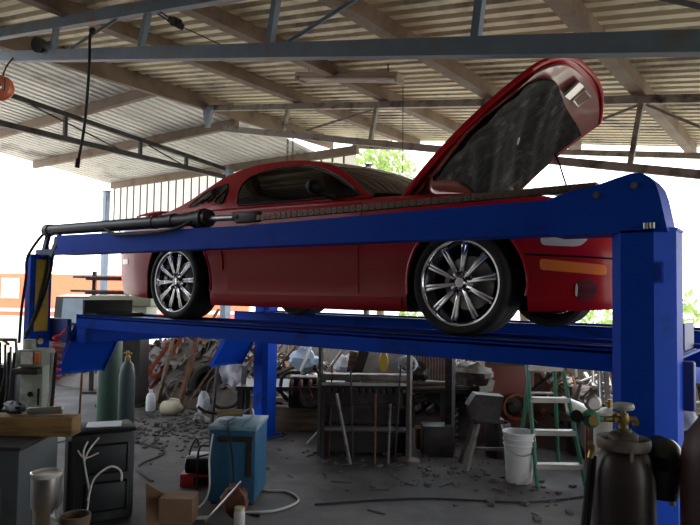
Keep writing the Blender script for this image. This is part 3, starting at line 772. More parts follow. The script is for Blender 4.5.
# folded inner rim
mb = MB()
rim = [(u/14.0, -1.0) for u in range(15)] + [(1.0, -1+2*k/20.0) for k in range(1,20)] + [(1-u/14.0, 1.0) for u in range(15)]
mb.tube([hood_pt(u, s*.985, -.022) for u, s in rim], .017, 8, 1); CP(mb, 'hood_rim', 'red', hood)
mb = MB(); mb.grid(lambda u,v: hood_pt(.03+.93*u, (2*v-1)*.93, -.035 - .012*math.sin(9*u)*math.cos(7*v)), 26, 20, hn); CP(mb, 'hood_inner_panel', 'red_in', hood)
mb = MB()
mb.grid(lambda u,v: hood_pt(.13+.70*u+.05*math.sin(5*v+1), (2*v-1)*.86, -.064 - .014*math.sin(11*u+2)*math.sin(9*v) - .007*math.sin(23*u+3*v)*math.cos(17*v) - .003*math.sin(41*u)*math.sin(37*v+5*u)), 60, 48, hn); CP(mb, 'hood_liner', 'liner', hood)
mb = MB(); p = V(hood_pt(.88,.05,-.075)); mb.box(p, (.13,.11,.02), (0,-HT,0)); q = V(hood_pt(.88,.28,-.075))
mb.tube([hood_pt(.84,.2,-.075), hood_pt(.84,.36,-.08), hood_pt(.92,.36,-.085), hood_pt(.92,.2,-.075), hood_pt(.84,.2,-.075)], .009, 6, 1); CP(mb, 'hood_latch', 'lens', hood)
mb = MB(); mb.tube([hood_pt(.80,-.35,-.075), hood_pt(.74,-.25,-.085), hood_pt(.70,-.28,-.08)], .008, 6, 3); CP(mb, 'liner_cord', 'black', hood)
mb = MB(); mb.tube([hood_pt(.03,-.55,-.06), hood_pt(.07,-.25,-.08), hood_pt(.05,.2,-.085), hood_pt(.03,.6,-.06)], .018, 8, 5); CP(mb, 'gap_sunlight_strip', 'steel', hood)  # bright steel tube stands in for sunlight through the hood and cowl gap
mb = MB(); mb.tube([hood_pt(.20,-.93,-.06), hood_pt(.10,-.80,-.085), hood_pt(.085,-.4,-.09), hood_pt(.10,.1,-.09), hood_pt(.07,.5,-.08)], .022, 8, 5); CP(mb, 'inner_brace', 'red_in', hood)
for sy in (-1,1):
    mb = MB(); mb.bar((-.55,sy*.66,.93), hood_pt(.10, sy*.92, -.05), .03, .012); mb.cyl((-.50,sy*.64,.88), hood_pt(.28, sy*.9, -.05), .011, n=8); CP(mb, 'hood_hinge', 'darkiron')
# engine seen only from above
mb = MB(); mb.box((.1,0,.76), (.62,.5,.14), bev=.03); mb.box((.1,-.27,.80), (.5,.12,.06), bev=.02); mb.box((.1,.27,.80), (.5,.12,.06), bev=.02); mb.cyl((.45,-.2,.80),(.45,.2,.80), .06); CP(mb, 'engine', 'darkiron')

# wheels
def wheel(x, sy, rot):
    y0 = sy*.925
    o = sy
    def Y(d): return y0 - sy*d
    ax = (0, -sy, 0)
    mb = MB()
    # chromed lip and dark barrel: lathe along inward axis, starting at outer face
    mb.lathe([(.268,.006),(.266,-.002),(.255,.0),(.246,.014),(.236,.05),(.225,.10)], (x, y0, ZC), ax, 64)
    rim = CP(mb, 'wheel_rim', 'chrome')
    mb = MB(); mb.lathe([(.268,.006),(.262,.03),(.250,.08),(.248,.22),(.262,.245),(.268,.25)], (x, y0, ZC), ax, 48)
    mb.lathe([(.225,.10),(.222,.21),(.0,.212)], (x, y0, ZC), ax, 48); CP(mb, 'rim_barrel', 'blackmetal', rim)
    mb = MB(); mb.lathe([(.266,.004),(.280,-.008),(.300,-.012),(.318,-.004),(.3275,.012),(.329,.03),(.329,.09),(.326,.092),(.326,.098),(.329,.10),(.329,.15),(.326,.152),(.326,.158),(.329,.16),(.329,.225),(.324,.245),(.300,.262),(.266,.250)], (x, y0, ZC), ax, 72)
    CP(mb, 'tire', 'tire', rim)
    mb = MB(); mb.lathe([(.0,.14),(.17,.14),(.17,.165),(0,.165)], (x, y0, ZC), ax, 40); CP(mb, 'brake_disc', 'steel', rim)
    for k in range(10):
        a = rot + 2*PI*k/10; da = PI/10*.36
        mb = MB()
        for sgn in (-1, 1):
            a2 = a + sgn*.052
            ca, sa = math.cos(a2), math.sin(a2)
            p0 = V((x + .045*ca, Y(.035), ZC + .045*sa)); p1 = V((x + .238*ca, Y(.022), ZC + .238*sa))
            t = V((-math.sin(a2), 0, math.cos(a2)))
            mb.bar(p0, p1, .021, .03, up=V((0,1,0)), bev=.004)
        ca, sa = math.cos(a), math.sin(a)
        mb.bar((x+.05*ca, Y(.05), ZC+.05*sa), (x+.238*ca, Y(.045), ZC+.238*sa), .022, .02, up=V((0,1,0)))
        CP(mb, 'spoke', 'chrome', rim)
    mb = MB(); mb.lathe([(0,.004),(.030,.006),(.036,.014),(.04,.03),(.078,.034),(.08,.07)], (x, y0, ZC), ax, 30); CP(mb, 'hub_cap', 'chrome', rim)
    for k in range(5):
        a = rot + .3 + 2*PI*k/5
        mb = MB(); mb.cyl((x+.058*math.cos(a), Y(.0), ZC+.058*math.sin(a)), (x+.058*math.cos(a), Y(.06), ZC+.058*math.sin(a)), .012, .014, n=6); CP(mb, 'lug_nut', 'blackmetal', rim)
for x, sy, rt in ((0,-1,.16), (-2.72,-1,.05), (0,1,.2), (-2.72,1,.3)): wheel(x, sy, rt)
# ---------------------------------------------------------------- helpers for the clutter
RZ = .635                        # square to the workshop's working side
def at(name, label, cat, x, y, z=0.0, rz=RZ, group=None): return thing(name, label, cat, (x, y, z), rz, group)
def L1(mb, name, m, label, cat, x, y, z=0.0, rz=RZ, group=None, kind=None, **kw):
    """single-mesh thing built in local space and stood at x,y,z"""
    o = mb.build(name, m, None, (x, y, z), **kw); o.rotation_euler = (0,0,rz); return tag(o, label, cat, group, kind)
def P(mb, name, m, t, label=None, **kw):
    o = mb.build(name, m, t, **kw)
    if label: o['label'] = label
    return o

# ---------------------------------------------------------------- right foreground: gas bottles, mask, shelf
t = at('gas_cylinder', 'dark gas bottle with brass valve in front of the right blue column', 'gas cylinder', 1.155, -1.80)
mb = MB(); mb.lathe([(0,0),(.105,0),(.116,.015),(.116,1.10),(.112,1.15),(.098,1.20),(.07,1.24),(.04,1.255),(0,1.255)], n=36); P(mb, 'shell', 'cyldark', t)
mb = MB(); mb.lathe([(.085,1.225),(.098,1.225),(.101,1.245),(.098,1.265),(.085,1.265),(.082,1.245),(.085,1.225)], n=32)
for a in (.6, 2.4, 4.6): mb.bar((.09*math.cos(a),.09*math.sin(a),1.19), (.092*math.cos(a),.092*math.sin(a),1.24), .02, .012)
P(mb, 'guard_ring', 'oldsteel', t)
mb = MB(); mb.lathe([(.055,1.24),(.056,1.275),(.042,1.287),(.03,1.29),(.03,1.30),(0,1.30)], n=20); P(mb, 'neck', 'oldsteel', t)
v = MB(); v.cyl((0,0,1.29),(0,0,1.36),.018); v.cyl((-.075,0,1.335),(.05,0,1.335),.012,n=10); v.cyl((-.04,0,1.335),(-.03,0,1.335),.02,n=6); v.cyl((.04,0,1.322),(.055,0,1.322),.016,n=6); v.box((0,0,1.335),(.035,.035,.04),bev=.006)
vv = P(v, 'valve', 'brass', t)
mb = MB(); mb.lathe([(0,1.37),(.02,1.37),(.038,1.375),(.042,1.385),(.038,1.397),(.012,1.398),(0,1.395)], n=12); mb.cyl((0,0,1.35),(0,0,1.375),.009); P(mb, 'handwheel', 'grey', vv)
t = at('gas_regulator', 'green-rimmed gas regulator with gauges screwed onto the dark bottle', 'regulator', 1.07, -1.87, 1.335)
mb = MB(); mb.lathe([(0,-.035),(.026,-.035),(.033,-.02),(.033,.01),(.024,.02),(0,.022)], (-.02,0,0), (0,-1,0), 20); mb.cyl((0,0,0),(.03,.01,0),.012,n=8); P(mb, 'body', 'green', t)
mb = MB(); mb.lathe([(0,.022),(.02,.022),(.02,.03),(0,.03)], (-.02,0,0), (0,-1,0), 16); P(mb, 'knob', 'brass', t)
g = MB(); g.lathe([(0,-.018),(.029,-.018),(.031,.012),(.027,.014),(0,.012)], (-.012,0,.062), (0,-1,0), 24); gg = P(g, 'gauge', 'steel', t)
mb = MB(); mb.lathe([(0,.013),(.026,.0135),(0,.0145)], (-.012,0,.062), (0,-1,0), 24); P(mb, 'gauge_face', 'paper', gg)
g = MB(); g.lathe([(0,-.015),(.022,-.015),(.024,.012),(0,.013)], (-.075,0,.012), (-.4,-1,0), 20); g.cyl((-.055,0,.005),(-.03,0,0),.008,n=8); P(g, 'gauge', 'blackmetal', t)
t = at('cutting_torch', 'dark twin-tube cutting torch leaning on the left side of the dark bottle', 'torch', 1.04, -1.90, 0)
mb = MB(); mb.cyl((-.05,-.02,.62),(.012,-.01,1.20),.009,n=8); mb.cyl((-.03,-.02,.62),(.03,-.01,1.20),.009,n=8); P(mb, 'tube', 'blackmetal', t)
mb = MB(); mb.bar((-.055,-.02,.58),(-.035,-.02,.82),.03,.03,bev=.008); P(mb, 'handle', 'black', t)
mb = MB(); mb.tube([(.012,-.01,1.19),(.02,-.01,1.225),(.005,-.03,1.25)],.012,8,4); P(mb, 'head', 'brass', t)
mb = MB(); mb.tube([(-.05,-.02,.6),(-.07,-.02,.3),(-.03,-.05,.02),(.1,-.15,.012)],.009,8,5); P(mb, 'hose', 'black', t)
mb = MB(); mb.tube([(0,0,.0),(0,0,.8),(-.003,0,1.30),(.02,0,1.355)],.008,8,4); L1(mb, 'copper_pipe', 'copper', 'thin upright copper-brown pipe left of the dark gas bottle', 'pipe', 1.01, -1.77)
t = at('welding_mask', 'black welding mask hung on the right blue column', 'welding mask', 1.278, -1.69, 1.03, RZ-.1)
mb = MB()
def mr_(z):
    if z < .15: return .052 + .022*math.sin(PI/2*z/.15)
    q = (z-.15)/.086
    return .074*math.sqrt(max(.0, 1-q*q))
def mk(u, v, o=0):
    a = -.25 + (PI+.5)*u; z = .235*v; r = mr_(z)+o
    return (-r*math.cos(a), -.95*r*math.sin(a), z)
mb.grid(mk, 28, 24, (0,.006,0)); sh = P(mb, 'shell', 'maskblack', t)
mb = MB(); mb.grid(lambda u,v: mk(.12+.34*u, .50+.22*v, .004), 10, 6, (0,.004,0)); P(mb, 'visor_window', 'darktrim', sh)
mb = MB(); mb.cyl((.035,-.05,.125),(.048,-.070,.125),.013,n=14); P(mb, 'pivot_knob', 'darktrim', sh)
mb = MB(); mb.tube([(-.06,0,.15),(-.05,.04,.20),(.0,.055,.225),(.04,.04,.20),(.055,0,.15)],.006,6,4); P(mb, 'head_band', 'darktrim', t)
mb = MB(); mb.cyl((.02,-.03,-.02),(.02,-.03,.02),.011,n=8); P(mb, 'chin_stud', 'wire_white', t)
t = at('gas_cylinder', 'maroon gas bottle cut by the right picture edge', 'gas cylinder', 1.465, -1.76)
mb = MB(); mb.lathe([(0,0),(.108,0),(.118,.015),(.118,1.18),(.112,1.25),(.09,1.32),(.055,1.37),(.04,1.40),(0,1.40)], n=36); P(mb, 'shell', 'maroon', t)
mb = MB(); mb.lathe([(.04,1.39),(.042,1.44),(.03,1.45),(.02,1.50),(0,1.50)], n=20); mb.cyl((-.05,0,1.46),(.05,0,1.46),.012,n=8); P(mb, 'valve', 'brass', t)

t = at('cream_tank', 'cream coloured upright tank behind the green ladder and blue column', 'tank', .27, 1.48)
mb = MB(); mb.lathe([(0,.02),(.12,.02),(.135,.05),(.135,.74),(.12,.79),(.07,.82),(0,.825)], n=30); P(mb, 'shell', 'cream', t)
mb = MB(); mb.lathe([(.11,0),(.13,0),(.13,.06),(.11,.06)], n=24); P(mb, 'foot_ring', 'oldsteel', t)
mb = MB(); mb.cyl((0,0,.82),(0,0,.9),.02); mb.cyl((-.05,0,.88),(.05,0,.88),.012); P(mb, 'valve', 'brass', t)
for k,(dx,dz,m,lb) in enumerate(((-.10,1.26,'steel','leftmost bright steel angle bar standing behind the cream tank'),(-.02,1.30,'grey','pale grey channel bar standing behind the cream tank'),(.07,1.22,'rust','rusty bar standing behind the cream tank'))):
    mb = MB(); mb.bar((0,0,0),(.05-.03*k,.16,dz),.045,.006); mb.bar((.02,.02,0),(.07-.03*k,.18,dz),.006,.045); L1(mb, 'angle_bar', m, lb, 'steel bar', .22+dx, 1.72+.02*k)

t = at('shelf_table', 'cluttered steel shelf table beyond the right blue column', 'table', 1.25, 2.15, 0, .2)
mb = MB(); mb.box((0,0,1.06),(1.1,.6,.03),bev=.004); P(mb, 'table_top', 'oldsteel', t)
mb = MB(); mb.box((0,0,.35),(1.0,.55,.02)); P(mb, 'shelf', 'rust', t)
for a in (-.5,.5):
    for b in (-.26,.26):
        mb = MB(); mb.box((a,b,.522),(.045,.045,1.044)); P(mb, 'leg', 'darkiron', t)
def crumple(name, m, lb, cat, x, y, z, r, sc=(1,.8,.6), seed=1, group=None):
    random.seed(seed); mb = MB(); mb.sph((0,0,0), r, sc, 14)
    for v in mb.bm.verts: v.co *= random.uniform(.72, 1.12)
    zmin = min(v.co.z for v in mb.bm.verts)
    for v in mb.bm.verts: v.co.z -= zmin
    return L1(mb, name, m, lb, cat, x, y, z, 0, group)
crumple('crumpled_paper', 'paper', 'crumpled white paper on the right shelf table nearest the column', 'paper', .92, 1.98, 1.075, .07, seed=3)
crumple('crumpled_paper', 'paper', 'second crumpled white paper further right on the shelf table', 'paper', 1.22, 2.1, 1.075, .09, seed=4)
mb = MB(); mb.lathe([(0,0),(.04,0),(.042,.10),(.038,.11),(0,.11)], n=18); L1(mb, 'tin_can', 'steel', 'small tin can on the right shelf table behind the papers', 'can', 1.08, 2.28, 1.075)
crumple('white_rag', 'offwhite', 'white rag hanging on the dark tools under the right shelf table', 'cloth', .83, 1.72, .66, .10, (1,.6,1.1), 9)
for k in range(7):
    mb = MB(); r = .012+.006*(k%3); mb.tube([(0,0,.0),(.03*math.sin(k),0,-.2),(.02*math.cos(k*2),.02,-.42-.05*(k%3))], r, 7, 4)
    L1(mb, 'hanging_bar', ['darkiron','rust','oldsteel'][k%3], 'dark bar hanging in a row below the right shelf table edge', 'bar', .86+.06*k, 1.84+.01*k, 1.04, .2, 'bars hung under the shelf table')

# ---------------------------------------------------------------- ladder, bucket, cabinet, trestle
t = at('step_ladder', 'green step ladder with pale treads right of the white bucket', 'ladder', -.225, 1.66)
def rail(p0, p1, m='green'):
    mb = MB(); mb.bar(p0, p1, .05, .028, up=(1,0,0), bev=.004); return mb
P(rail((-.225,-.02,0), (-.255,.30,1.34)), 'front_rail', 'green', t)
P(rail((.235,-.02,0), (.07,.30,1.34)), 'front_rail', 'green', t)
P(rail((-.20,.78,0), (-.16,.34,1.32)), 'rear_rail', 'green', t)
P(rail((.24,.78,0), (.04,.34,1.32)), 'rear_rail', 'green', t)
for k in range(4):
    z = .30*(k+1)-.10; f = z/1.34; xa = -.225-.03*f; xb = .235-.165*f; y = -.02+.32*f
    mb = MB(); mb.box(((xa+xb)/2, y+.01, z), (xb-xa, .085, .022), bev=.003); mb.box(((xa+xb)/2, y-.03, z-.02), (xb-xa, .006, .035)); P(mb, 'step', 'tread', t)
mb = MB(); mb.box((-.04,.33,1.345),(.30,.20,.03),bev=.006); P(mb, 'top_cap', 'green', t)
for z in (.35,.8):
    f = z/1.32; mb = MB(); mb.bar((-.20+.04*f,.78-.44*f,z),(.24-.2*f,.78-.44*f,z),.02); P(mb, 'rear_brace', 'tread', t)
t = at('bucket', 'white plastic bucket standing left of the green ladder', 'bucket', -.60, 1.58)
mb = MB(); mb.lathe([(0,.0),(.115,.0),(.122,.01),(.152,.46),(.160,.465),(.160,.482),(.150,.482),(.117,.02),(0,.015)], n=40); mb.lathe([(.149,.40),(.156,.405),(.157,.42),(.150,.425)], n=40); mb.lathe([(.145,.35),(.152,.355),(.153,.365),(.147,.37)], n=40); P(mb, 'tub', 'white', t)
mb = MB(); mb.tube([(-.155,0,.43),(-.13,-.10,.33),(0,-.165,.28),(.13,-.10,.33),(.155,0,.43)],.004,6,6); P(mb, 'handle', 'steel', t)
t = at('brown_cabinet', 'rust-red steel cabinet with a round outlet behind the bucket', 'cabinet', -1.40, 3.16)
mb = MB(); mb.box((0,0,.62),(.60,.40,1.02),bev=.01); bd = P(mb, 'body', 'browncab', t)
for a in (-.26,.26):
    for b in (-.16,.16):
        mb = MB(); mb.box((a,b,.06),(.05,.05,.12)); P(mb, 'leg', 'darkiron', t)
mb = MB(); mb.lathe([(.10,0),(.155,0),(.155,.09),(.135,.09),(.115,.03),(.10,.03)], (.06,-.20,.46), (0,-1,0), 28); o = P(mb, 'outlet_ring', 'copper', t)
mb = MB(); mb.lathe([(0,.0),(.11,0),(.11,.05),(.06,.06),(.05,.12),(0,.12)], (.03,-.20,.45), (-.15,-1,0), 22); P(mb, 'outlet_hub', 'darkiron', o)
mb = MB(); mb.box((0,-.205,1.02),(.50,.012,.16)); P(mb, 'top_panel', 'darkiron', t)
t = at('trestle_stand', 'dark splay-legged trestle with a steel hopper left of the bucket', 'stand', -1.06, 1.86)
for a,b in ((-1,-1),(1,-1),(-1,1),(1,1)):
    mb = MB(); mb.bar((a*.25,b*.16,0),(a*.11,b*.06,.48),.05,.04); P(mb, 'leg', 'oldsteel', t)
mb = MB(); mb.box((0,0,.49),(.32,.20,.05),bev=.01); P(mb, 'top_plate', 'darkiron', t)
mb = MB(); mb.prism([(-.16,0),(.13,0),(.17,.24),(-.12,.26),(-.20,.14)], .2, Matrix(((1,0,0),(0,0,1),(0,1,0))), (-.02,-.10,.51)); P(mb, 'hopper', 'darkiron', t, smooth=False)
mb = MB(); mb.bar((-.22,-.05,.20),(.22,-.05,.20),.03); P(mb, 'stretcher', 'oldsteel', t)
# upright poles around the bender
def pole(x, y, h, w, m, lb, lean=(0,0), foot=0, z0=0):
    t = thing('upright_pole', lb, 'pole', (x,y,z0)); mb = MB(); mb.bar((0,0,0),(lean[0],lean[1],h),w); mb.build('shaft', m, t)
    if foot: mb = MB(); mb.lathe([(0,0),(foot,0),(foot,.03),(foot*.4,.05),(0,.05)], n=20); mb.build('foot', m, t)
pole(-1.62,2.10,1.38,.085,'darkiron','thick dark square pole standing left of the trestle stand')
pole(-1.80,1.50,1.36,.045,'oldsteel','thin grey pole on a round foot right of the bending machine',(0,0),.12)
pole(-2.72,1.12,1.34,.04,'darkiron','dark upright pole in front of the bending machine left half')
t0 = L1(MB().bar((0,0,0),(-.16,.12,.72),.03,.02), 'leaning_bar', 'oldsteel', 'grey flat bar leaning against the middle of the bending machine', 'steel bar', -2.22, 1.02)
L1(MB().cyl((0,0,0),(.0,.10,.72),.011,n=8), 'leaning_rod', 'rust', 'thin rusty rod leaning on the bending machine right half', 'rod', -2.03, 1.20)
L1(MB().cyl((0,0,0),(.02,.06,.62),.014,n=8), 'leaning_rod', 'oldsteel', 'short grey rod leaning on the bending machine beside its right leg', 'rod', -1.93, 1.30)
L1(MB().cyl((0,0,0),(.34,.16,.36),.013,n=8), 'leaning_rod', 'tread', 'pale slanted rod left of the bending machine', 'rod', -3.16, 1.42)

# sheet bending machine
t = at('bending_machine', 'dark sheet metal bending machine standing under the hoist', 'machine', -2.36, 1.48)
for a in (-.47,.47):
    mb = MB(); mb.prism([(-.22,0),(.25,0),(.18,.30),(.14,.86),(-.08,.90),(-.14,.45)], .04, Matrix(((0,0,1),(1,0,0),(0,1,0))), (a-.02,0,0)); P(mb, 'side_frame', 'darkiron', t, smooth=False)
mb = MB(); mb.box((0,-.02,.86),(1.04,.16,.07),bev=.008); P(mb, 'clamp_beam', 'oldsteel', t)
mb = MB(); mb.box((0,-.10,.79),(.98,.05,.03),bev=.004); P(mb, 'clamp_blade', 'grey', t)
mb = MB(); mb.box((0,-.04,.68),(.92,.05,.24)); mb.box((0,-.08,.55),(.94,.06,.03)); P(mb, 'apron', 'darkiron', t)
mb = MB(); mb.box((0,.02,.44),(.92,.10,.18)); P(mb, 'bed', 'darkiron', t)
mb = MB(); mb.cyl((-.45,-.12,.30),(.47,-.12,.30),.035,n=14); P(mb, 'roller', 'steel', t)
mb = MB(); mb.box((0,.08,.18),(.92,.20,.32)); P(mb, 'base_rail', 'darkiron', t)
for k in range(12):
    mb = MB(); mb.box((-.42+.076*k,-.115,.72),(.05,.03,.05),bev=.004); P(mb, 'finger_block', 'darkiron', t)
mb = MB(); mb.cyl((-.50,-.05,.84),(-.56,-.22,.98),.015); mb.sph((-.56,-.22,.98),.03); P(mb, 'lever', 'darkiron', t)
mb = MB(); mb.lathe([(.0,-.03),(.055,-.03),(.06,0),(.055,.03),(0,.03)], (0,0,0), (0,-1,0), 16)
for v in mb.bm.verts: v.co = V((v.co.x*.9, v.co.y*.6, v.co.z*2.0+.13))
L1(mb, 'yellow_bottle', 'yellow', 'yellow handled bottle on top of the bending machine', 'bottle', -2.20, 1.60, .898)
mb = MB()
for q in range(3): mb.tube([(.10*math.cos(a)*(1+.1*q), .04*math.sin(a*2)+.02*q, .11+.09*math.sin(a)) for a in [2*PI*j/14+.3*q for j in range(15)]], .008, 6, 2)
L1(mb, 'pale_hose_coil', 'paleblue', 'pale blue hose coil lying on the right end of the bending machine', 'hose', -1.98, 1.74, .898)

# engine on timbers, tyre and bags left of the bender
t = at('timber_beam', 'upper thick grey timber under the old engine', 'timber', -3.72, 2.0, .17, .5)
mb = MB(); mb.box((0,0,.06),(1.1,.20,.12),bev=.01); P(mb, 'beam', 'wood', t)
t = at('timber_beam', 'lower thick grey timber lying on the floor under the old engine', 'timber', -3.70, 1.98, 0, .6)
mb = MB(); mb.box((0,0,.085),(1.2,.22,.17),bev=.01); P(mb, 'beam', 'wood', t)
t = at('old_engine', 'dark oily engine block on timbers beside the far blue column', 'engine', -3.66, 2.02, .29)
mb = MB(); mb.box((0,0,.17),(.48,.30,.30),bev=.02); mb.box((-.05,0,.35),(.36,.22,.12),bev=.03); P(mb, 'block', 'darkiron', t)
mb = MB(); mb.lathe([(.03,0),(.13,0),(.14,.02),(.13,.05),(.05,.06),(.03,.09),(0,.09)], (.04,-.15,.17), (0,-1,0), 26); P(mb, 'flywheel', 'oldsteel', t)
for k in range(4):
    mb = MB(); mb.tube([(-.20+.12*k,-.10,.36),(-.20+.12*k,-.20,.33),(-.20+.12*k,-.22,.2)],.028,8,4); P(mb, 'manifold_pipe', 'rust', t)
mb = MB(); mb.tube([(-.25,-.1,.1),(-.34,-.16,.25),(-.30,-.1,.44),(-.1,-.05,.46)],.025,8,5); P(mb, 'radiator_hose', 'black', t)
def tyre(x, y, z, rz, tilt, r, lb, m='tire', group=None):
    mb = MB(); w = r*.62
    mb.lathe([(r*.62,-w*.42),(r*.72,-w*.5),(r*.93,-w*.48),(r,-w*.36),(r,w*.36),(r*.93,w*.48),(r*.72,w*.5),(r*.62,w*.42),(r*.60,0),(r*.62,-w*.42)], (0,0,0), (0,-1,0), 36)
    R3 = Matrix.Rotation(tilt, 3, 'X')
    for v in mb.bm.verts: v.co = R3 @ v.co
    zm = min(v.co.z for v in mb.bm.verts)
    for v in mb.bm.verts: v.co.z -= zm
    return L1(mb, 'old_tyre', m, lb, 'tyre', x, y, z, rz, group)
tyre(-5.95, 2.35, .02, RZ-.2, -.22, .30, 'worn tyre standing in the scrap under the far drop ramp')
tyre(-5.1, 2.7, .02, RZ+.1, -.25, .30, 'dusty tyre standing in the scrap left of the far blue column')
tyre(-.14, 2.72, .0, RZ, -.35, .29, 'worn tyre leaning behind the lower part of the green ladder')
t = at('engine_cover', 'silver engine cover resting behind the green ladder steps', 'engine part', -.42, 2.95, .0)
mb = MB(); mb.box((.05,.1,.19),(.30,.22,.38),bev=.03); P(mb, 'support_block', 'darkiron', t)
mb = MB(); mb.grid(lambda u,v: (-.18+.42*u, -.05+.25*v, .40+.16*math.sin(PI*v)+.10*(1-u)-.08*u*u), 14, 12, (0,0,-.03)); P(mb, 'cover', 'steel', t)
crumple('plastic_bag', 'paleblue', 'pale blue plastic bag on the scrap right of the far blue column', 'bag', -4.35, 2.75, .62, .24, (1.1,.7,.75), 21)
crumple('plastic_bag', 'offwhite', 'white plastic bag on the scrap between the far column and the bender', 'bag', -3.55, 2.7, .66, .20, (1.2,.7,.7), 22)
L1(MB().box((0,0,.30),(.62,.03,.60),(.18,0,0)), 'sheet_panel', 'grey', 'grey sheet panel standing behind the bending machine', 'panel', -2.85, 2.6, .55)
L1(MB().box((0,0,.22),(.10,.05,.44),(.1,.15,0)), 'short_board', 'wood', 'short brown board upright behind the left end of the bender', 'board', -3.20, 2.35, .60)
L1(MB().box((0,0,.24),(.13,.03,.48),(.1,.3,0)), 'short_board', 'darkiron', 'black slanted board behind the left end of the bender', 'board', -3.08, 2.35, .58)
mb = MB(); mb.prism([(-.05,0),(.10,.02),(.13,.14),(.02,.22),(-.02,.50),(-.10,.52),(-.06,.2)], .03, Matrix(((1,0,0),(0,0,1),(0,1,0))), (0,0,0)); L1(mb, 'steel_offcut', 'grey', 'pale tapered steel offcut upright above the trestle stand', 'steel plate', -1.5, 2.75, .62, smooth=False)
# pale pipes lying behind the bender right half
random.seed(5)
for k in range(9):
    y = 2.55+.10*(k%5); z = .62+.055*(k//5)+.03*(k%2)
    mb = MB(); mb.cyl((-.75+.1*(k%3),0,0),(.78-.08*(k%4),.03*(k%3),.05-.015*k),.024+.006*(k%2),n=10)
    L1(mb, 'scrap_pipe', ['oldsteel','grey','oldsteel'][k%3], 'long pale pipe lying level in the stack left of the trestle stand', 'pipe', -2.1, y, z, RZ, 'level pipes in the stack behind the pole')
# rack that carries pipes, panel and bags
t = at('scrap_rack', 'low dark rack under the stacked pipes and bags', 'rack', -2.9, 2.75)
mb = MB(); mb.box((0,0,.56),(3.9,.75,.05)); P(mb, 'shelf', 'darkiron', t)
for a in (-1.9,-.6,.7,1.9):
    for b in (-.34,.34):
        mb = MB(); mb.box((a,b,.27),(.06,.06,.54)); P(mb, 'leg', 'darkiron', t)

# ---------------------------------------------------------------- scrap heap
def mound(x0, x1, y0, y1, h, seed, lb):
    random.seed(seed); mb = MB(((x0+x1)/2, (y0+y1)/2, 0))
    ph = [random.uniform(0,6) for _ in range(6)]
    def f(u, v):
        e = (math.sin(PI*min(1,max(0,u)))**.5)*(math.sin(PI*v)**.6)
        z = h*e*(.65+.25*math.sin(9*u+ph[0])*math.cos(7*v+ph[1])+.14*math.sin(21*u+ph[2])*math.sin(17*v+ph[3]))
        return (x0+(x1-x0)*u, y0+(y1-y0)*v, max(.0, z))
    mb.grid(f, 60, 30)
    for k in range(1100):
        mb.mi = random.choice([0,0,1,1,2,3,3,4,5])
        u, v = random.uniform(.04,.96), random.uniform(.04,.96); p = V(f(u,v)); a = random.uniform(0,PI); b = random.uniform(-.7,.9); l = random.uniform(.06,.42)
        d = V((math.cos(a)*math.cos(b), math.sin(a)*math.cos(b), math.sin(b)))
        q = random.random()
        if q < .45: mb.bar(p-d*l*.3, p+d*l, random.uniform(.01,.05), random.uniform(.004,.04))
        elif q < .75: mb.cyl(p-d*l*.3, p+d*l*.8, random.uniform(.008,.03), n=8)
        elif q < .88: mb.cyl(p, p+d*.05, random.uniform(.03,.09), n=12)
        else: mb.box(p+V((0,0,.03)), (random.uniform(.05,.16), random.uniform(.04,.12), random.uniform(.03,.1)), (random.random(), random.random(), a))
    return single(mb, 'scrap_heap', ['scrapmix','rust','oldsteel','darkiron','wood','grey'], lb, 'scrap', kind='stuff', smooth=False)
mound(-10.2, -4.1, 2.0, 4.5, 1.25, 11, 'low heap of mixed rusty scrap left of the far blue column')
mound(-4.4, .9, 3.05, 4.5, 1.15, 12, 'dark heap of mixed scrap behind the bender and cabinet')
def debris(x0, x1, y0, y1, n, seed, lb):
    random.seed(seed); mb = MB(((x0+x1)/2, (y0+y1)/2, 0))
    for k in range(n):
        x, y = random.gauss((x0+x1)/2, (x1-x0)/4), random.gauss((y0+y1)/2, (y1-y0)/4); r = random.uniform(.006,.035)
        if random.random() < .75: mb.box((x,y,r*.35), (r*2,r*1.5,r*.8), (random.uniform(-.3,.3),random.uniform(-.3,.3),random.random()*3))
        else:
            a = random.random()*PI; mb.cyl((x,y,.008),(x+r*6*math.cos(a),y+r*6*math.sin(a),.008),.006,n=6)
    single(mb, 'floor_debris', 'rubble', lb, 'debris', kind='stuff', smooth=False)
debris(-6.4, -3.6, -.2, 2.2, 420, 31, 'loose rubble and metal bits strewn on the floor before the scrap heap')
debris(-3.6, 1.0, .4, 2.2, 160, 32, 'sparse metal bits on the floor in front of the bending machine')

# long loose bars, boards and poles in the heap
def stick(name, m, p0, p1, w, lb, cat, group=None, round_=False, h=None):
    p0, p1 = V(p0), V(p1); mb = MB(p0)
    if round_: mb.cyl(p0, p1, w/2, n=10)
    else: mb.bar(p0, p1, w, h or w)
    return single(mb, name, m, lb, cat, group)
t = thing('red_steel_frame', 'orange-red steel frame leaning at the left of the scrap heap', 'frame', (-7.2,2.2,0)); o = t.location
for a,b,w_ in (((-7.55,2.05,.0),(-6.75,2.45,1.2),.07),((-7.15,2.05,.0),(-6.72,2.50,1.15),.06),((-7.35,2.15,.35),(-6.95,2.35,.42),.05)):
    mb = MB(o); mb.bar(a,b,w_,.05); mb.build('bar', 'orange_rust', t)
stick('wooden_pole','wood',(-6.75,2.0,0),(-6.70,2.3,1.30),.05,'brown pole upright in the scrap right of the red frame','pole')
stick('wooden_pole','rust',(-5.95,1.75,0),(-5.98,2.2,1.32),.06,'rusty brown pole upright between the jug and the far ramp','pole')
stick('wooden_board','wood',(-6.25,1.75,0),(-5.95,2.1,.95),.09,'weathered board leaning left of the rusty brown pole','board',h=.025)
